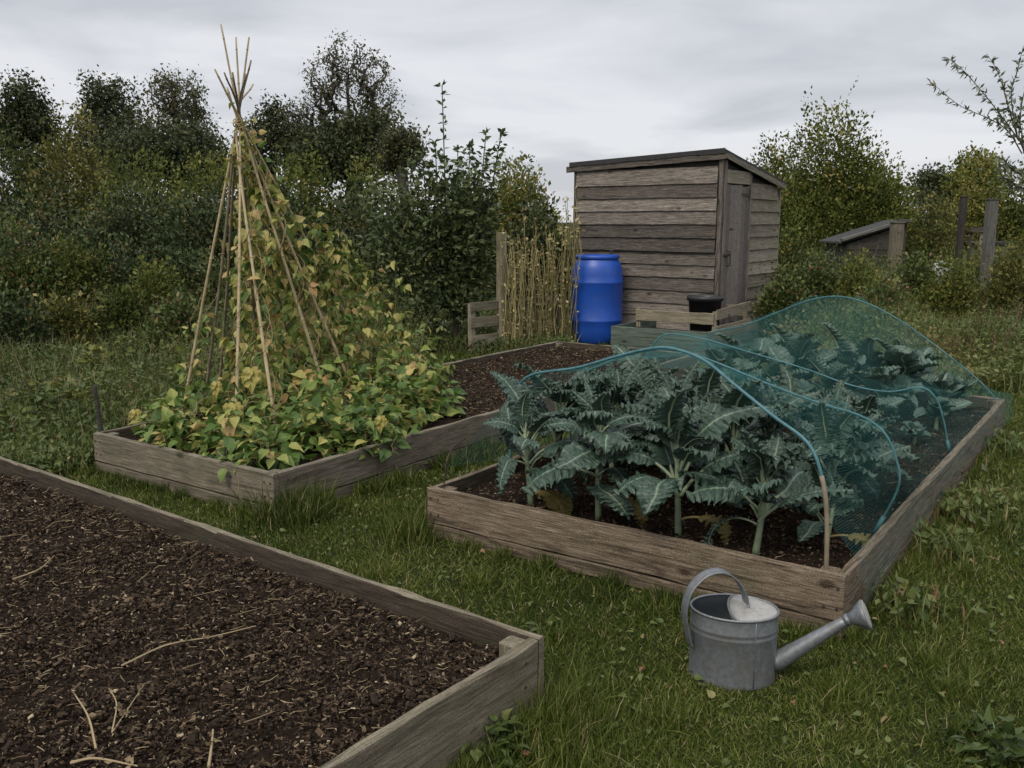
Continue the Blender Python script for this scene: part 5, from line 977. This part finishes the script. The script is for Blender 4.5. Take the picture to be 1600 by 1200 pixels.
m.add(V, q); cov = m.build("cover", M_COVER, can, smooth=True)
m = MB(); pts = [(V[i * 4][0] - .001, V[i * 4][1], V[i * 4][2] + .001) for i in range(1, nn)]; tube(m, pts, .004, 6); m.build("edge_roll", M_STEEL, cov, smooth=True)
# strap handle from the back of the body over the top
def strap(m, P, wv, w, th_):
    P = np.asarray(P); n = len(P); tg = nrm(np.gradient(P, axis=0)); wv = nrm(np.asarray(wv, float)); V = []
    for i in range(n):
        nn_ = nrm(np.cross(tg[i], wv))
        for a, b in ((-1, -.6), (-.9, 1), (-.5, .25), (.5, .25), (.9, 1), (1, -.6), (.5, -.9), (-.5, -.9)): V.append(P[i] + wv * a * w / 2 + nn_ * b * th_)
    k = 8; m.add(V, [(i * k + c, i * k + (c + 1) % k, (i + 1) * k + (c + 1) % k, (i + 1) * k + c) for i in range(n - 1) for c in range(k)] + [tuple(range(3, -1, -1)), tuple((n - 1) * k + c for c in range(4))])
m = MB(); hp = spline([(-.156, 0, .125), (-.168, 0, .17), (-.182, 0, .25), (-.165, 0, .325), (-.115, 0, .375), (-.055, 0, .385), (-.005, 0, .355), (.030, 0, .305), (.042, 0, .262)], 44)
strap(m, hp, (0, 1, 0), .048, .0030); m.build("handle", M_STEEL, can, (0, 0, 0), (0, 0, math.radians(24)), smooth=True)
for x, z in ((-.150, .135), (.046, .262)):
    m = MB(); lathe(m, [(0, .006), (.004, .004), (.006, 0)], 10); m.build("rivet", M_STEEL, can, (x, -.01, z))
m = MB(); s0 = np.array([.135, 0, .055]); s1 = np.array([.368, -.01, .245]); n = 12; tube(m, [s0 + (s1 - s0) * f for f in np.linspace(0, 1, n)], np.linspace(.033, .017, n), 24); m.build("spout", M_STEEL, can, smooth=True)
m = MB(); d = nrm(s1 - s0); tube(m, [s1 - d * .012, s1 + d * .006], .020, 20); m.build("spout_collar", M_STEEL, can, smooth=True)
d2 = nrm(np.array([.95, -.12, .42])); m = MB(); tube(m, [s1, s1 + d2 * .02, s1 + d2 * .045, s1 + d2 * .058, s1 + d2 * .060], [.018, .025, .044, .052, .050], 28); rose = m.build("rose", M_STEEL, can, smooth=True)
m = MB(); c1 = s1 + d2 * .061; a_ = nrm(np.cross(d2, [0, 0, 1])); b_ = np.cross(d2, a_)
tube(m, [c1, c1 + d2 * .003, c1 + d2 * .006], [.049, .044, .01], 28)
m.build("rose_face", M_COVER, rose, smooth=True); m = MB()
for ring, cnt in ((.008, 6), (.019, 12), (.031, 18), (.042, 24)):
    for k in range(cnt):
        a = 2 * math.pi * k / cnt; p = c1 + (a_ * math.cos(a) + b_ * math.sin(a)) * ring + d2 * (.0045 if ring < .03 else .003); tube(m, [p, p + d2 * .0012], .0013, 5)
m.build("rose_holes", M_BLACK, rose)

# ------------------------------------------------------------ small plants near the camera
def herb(px, py, label, seed, n=110, R_=.12, h_=.1, s=(.02, .04), mat=M_WEED, name="weed_plant", tm=.35):
    b = G(px, py); r = RG(seed); t = thing(name, label, "weed", tuple(b), 0, "leafy weeds in the grass"); m = MB(); st = MB(); d = rnd_dir(r, n, .5); d[:, 2] = np.abs(d[:, 2]); P = d * (r.random(n) ** .5)[:, None] * [R_, R_, h_]
    scatter(m, T_BROAD, P, nrm(d * [1, 1, .3] + r.normal(size=(n, 3)) * .3), nrm(r.normal(size=(n, 3)) * .4 + [0, 0, 1]), r.uniform(*s, n), np.clip(r.normal(tm, .12, n), 0, 1))
    for j in range(16): e = P[r.integers(n)]; tube(st, [(e[0] * .3, e[1] * .3, 0), e * .6, e], .0015, 4)
    m.build("leaves", mat, t); st.build("stems", M_STEM, t)
herb(760, 1175, "leafy green nettle clump against the near bed's short board", 1001, 170, .13, .12, (.025, .045))
herb(850, 985, "small pale leaved weed in the grass beyond the near bed's corner", 1002, 26, .07, .03, (.03, .05))
herb(1565, 1180, "grey green leafy weed at the bottom right corner of the grass", 1003, 90, .14, .09, (.03, .06), tm=.2)
herb(1395, 925, "small light green weed below the netted bed's right board", 1004, 30, .08, .05, (.02, .04), tm=.6)
herb(1430, 800, "light green weed clump half way along the right board", 1005, 60, .12, .10, (.03, .05), tm=.5)
herb(1500, 720, "light green weed clump near the far end of the right board", 1006, 80, .16, .12, (.03, .06), tm=.5)
herb(640, 735, "yellow green trailing weed at the foot of the bean bed's right board", 1007, 40, .10, .12, (.03, .05), tm=.6)
CL_ = [(15, 640), (60, 655), (110, 640), (35, 605), (90, 600), (150, 612), (200, 600), (245, 590), (180, 570), (130, 575), (60, 570), (10, 560), (230, 560), (265, 545), (100, 545), (30, 690), (80, 672), (125, 668)]
CR_ = [(1240, 520), (1290, 480), (1350, 500), (1400, 520), (1445, 530), (1490, 545), (1530, 560), (1580, 570), (1560, 530), (1500, 505), (1440, 490), (1390, 475), (1330, 465), (1260, 470), (1230, 490), (1590, 520), (1545, 490), (1480, 470), (1425, 455), (1375, 450)]
WH = ["low nettle clump", "bushy green weed", "yellowing leafy weed", "dark leafy weed", "rust tinged weed"]
for k, (x_, y_) in enumerate(CL_ + CR_):
    left = k < len(CL_); r = RG(1100 + k); kind = (k * 2 + k // 5) % 5; d_ = G(x_, y_)[1]; hh = (.32 if y_ < 630 else .2) * r.uniform(.8, 1.5)
    nb = "left of the bean bed" if left else "beyond the netted bed"; row = ["near the frame edge", "mid patch", "at the inner end"][min(2, int((x_ if left else 1600 - x_) / 110))]; dp = ["back", "middle", "front"][int(np.searchsorted([565, 610] if left else [485, 525], y_))]
    herb(x_, y_, "%s %s, %s, in the %s row" % (WH[kind], nb, row, dp), 1200 + k, int(170 * r.uniform(.7, 1.3)), .20 * r.uniform(.8, 1.4), hh * 1.2, (.04, .085), mat=[M_WEED, M_OLIVE, M_YEL, M_HEDGE, M_WEED][kind], tm=[.35, .6, .55, .6, .8][kind])
# dead stalks lying and standing on the near bed
def stalk(pts, label, rad=.003, k=0):
    P = np.array([G(x, y, z + .05) for x, y, z in pts]); t = thing("dry_stalk", label, "dry stalk", tuple(P[0]), 0, "dry plant stalks on the near bed"); m = MB(); tube(m, spline(P, 16) - P[0], np.linspace(rad, rad * .5, 16), 6, .9); m.build("stalk", M_STRAW, t)
    m = MB(); r = RG(k); n = 7; Q = (spline(P, 16) - P[0])[r.integers(3, 15, n)]; scatter(m, T_LEAF, Q, rnd_dir(r, n, .3), rnd_dir(r, n), r.uniform(.01, .03, n), r.random(n)); m.build("dry_leaves", M_STRAW, t)
stalk([(150, 1170, .14), (138, 1120, .165), (115, 1082, .18)], "bent dry stalk standing at the left of the near bed", .0035, 1)
stalk([(175, 1145, .14), (182, 1100, .17), (170, 1075, .19)], "forked dry stalk standing on the mulch at the left", .0025, 2)
stalk([(175, 1145, .14), (205, 1100, .16), (225, 1070, .18)], "thin dry stalk leaning right on the mulch", .002, 3)
stalk([(110, 1192, .15), (150, 1185, .155), (215, 1197, .15)], "long yellow stalk lying at the bottom left edge", .004, 4)
stalk([(326, 1198, .15), (330, 1170, .155), (333, 1140, .16)], "short thick straw lying at the bottom of the near bed", .0045, 5)
stalk([(190, 1040, .15), (260, 1008, .155), (330, 995, .15), (400, 978, .15)], "long pale straw lying across the middle of the mulch", .003, 6)
stalk([(20, 905, .15), (60, 890, .155), (85, 868, .16)], "pale straw lying at the left of the near bed", .003, 7)
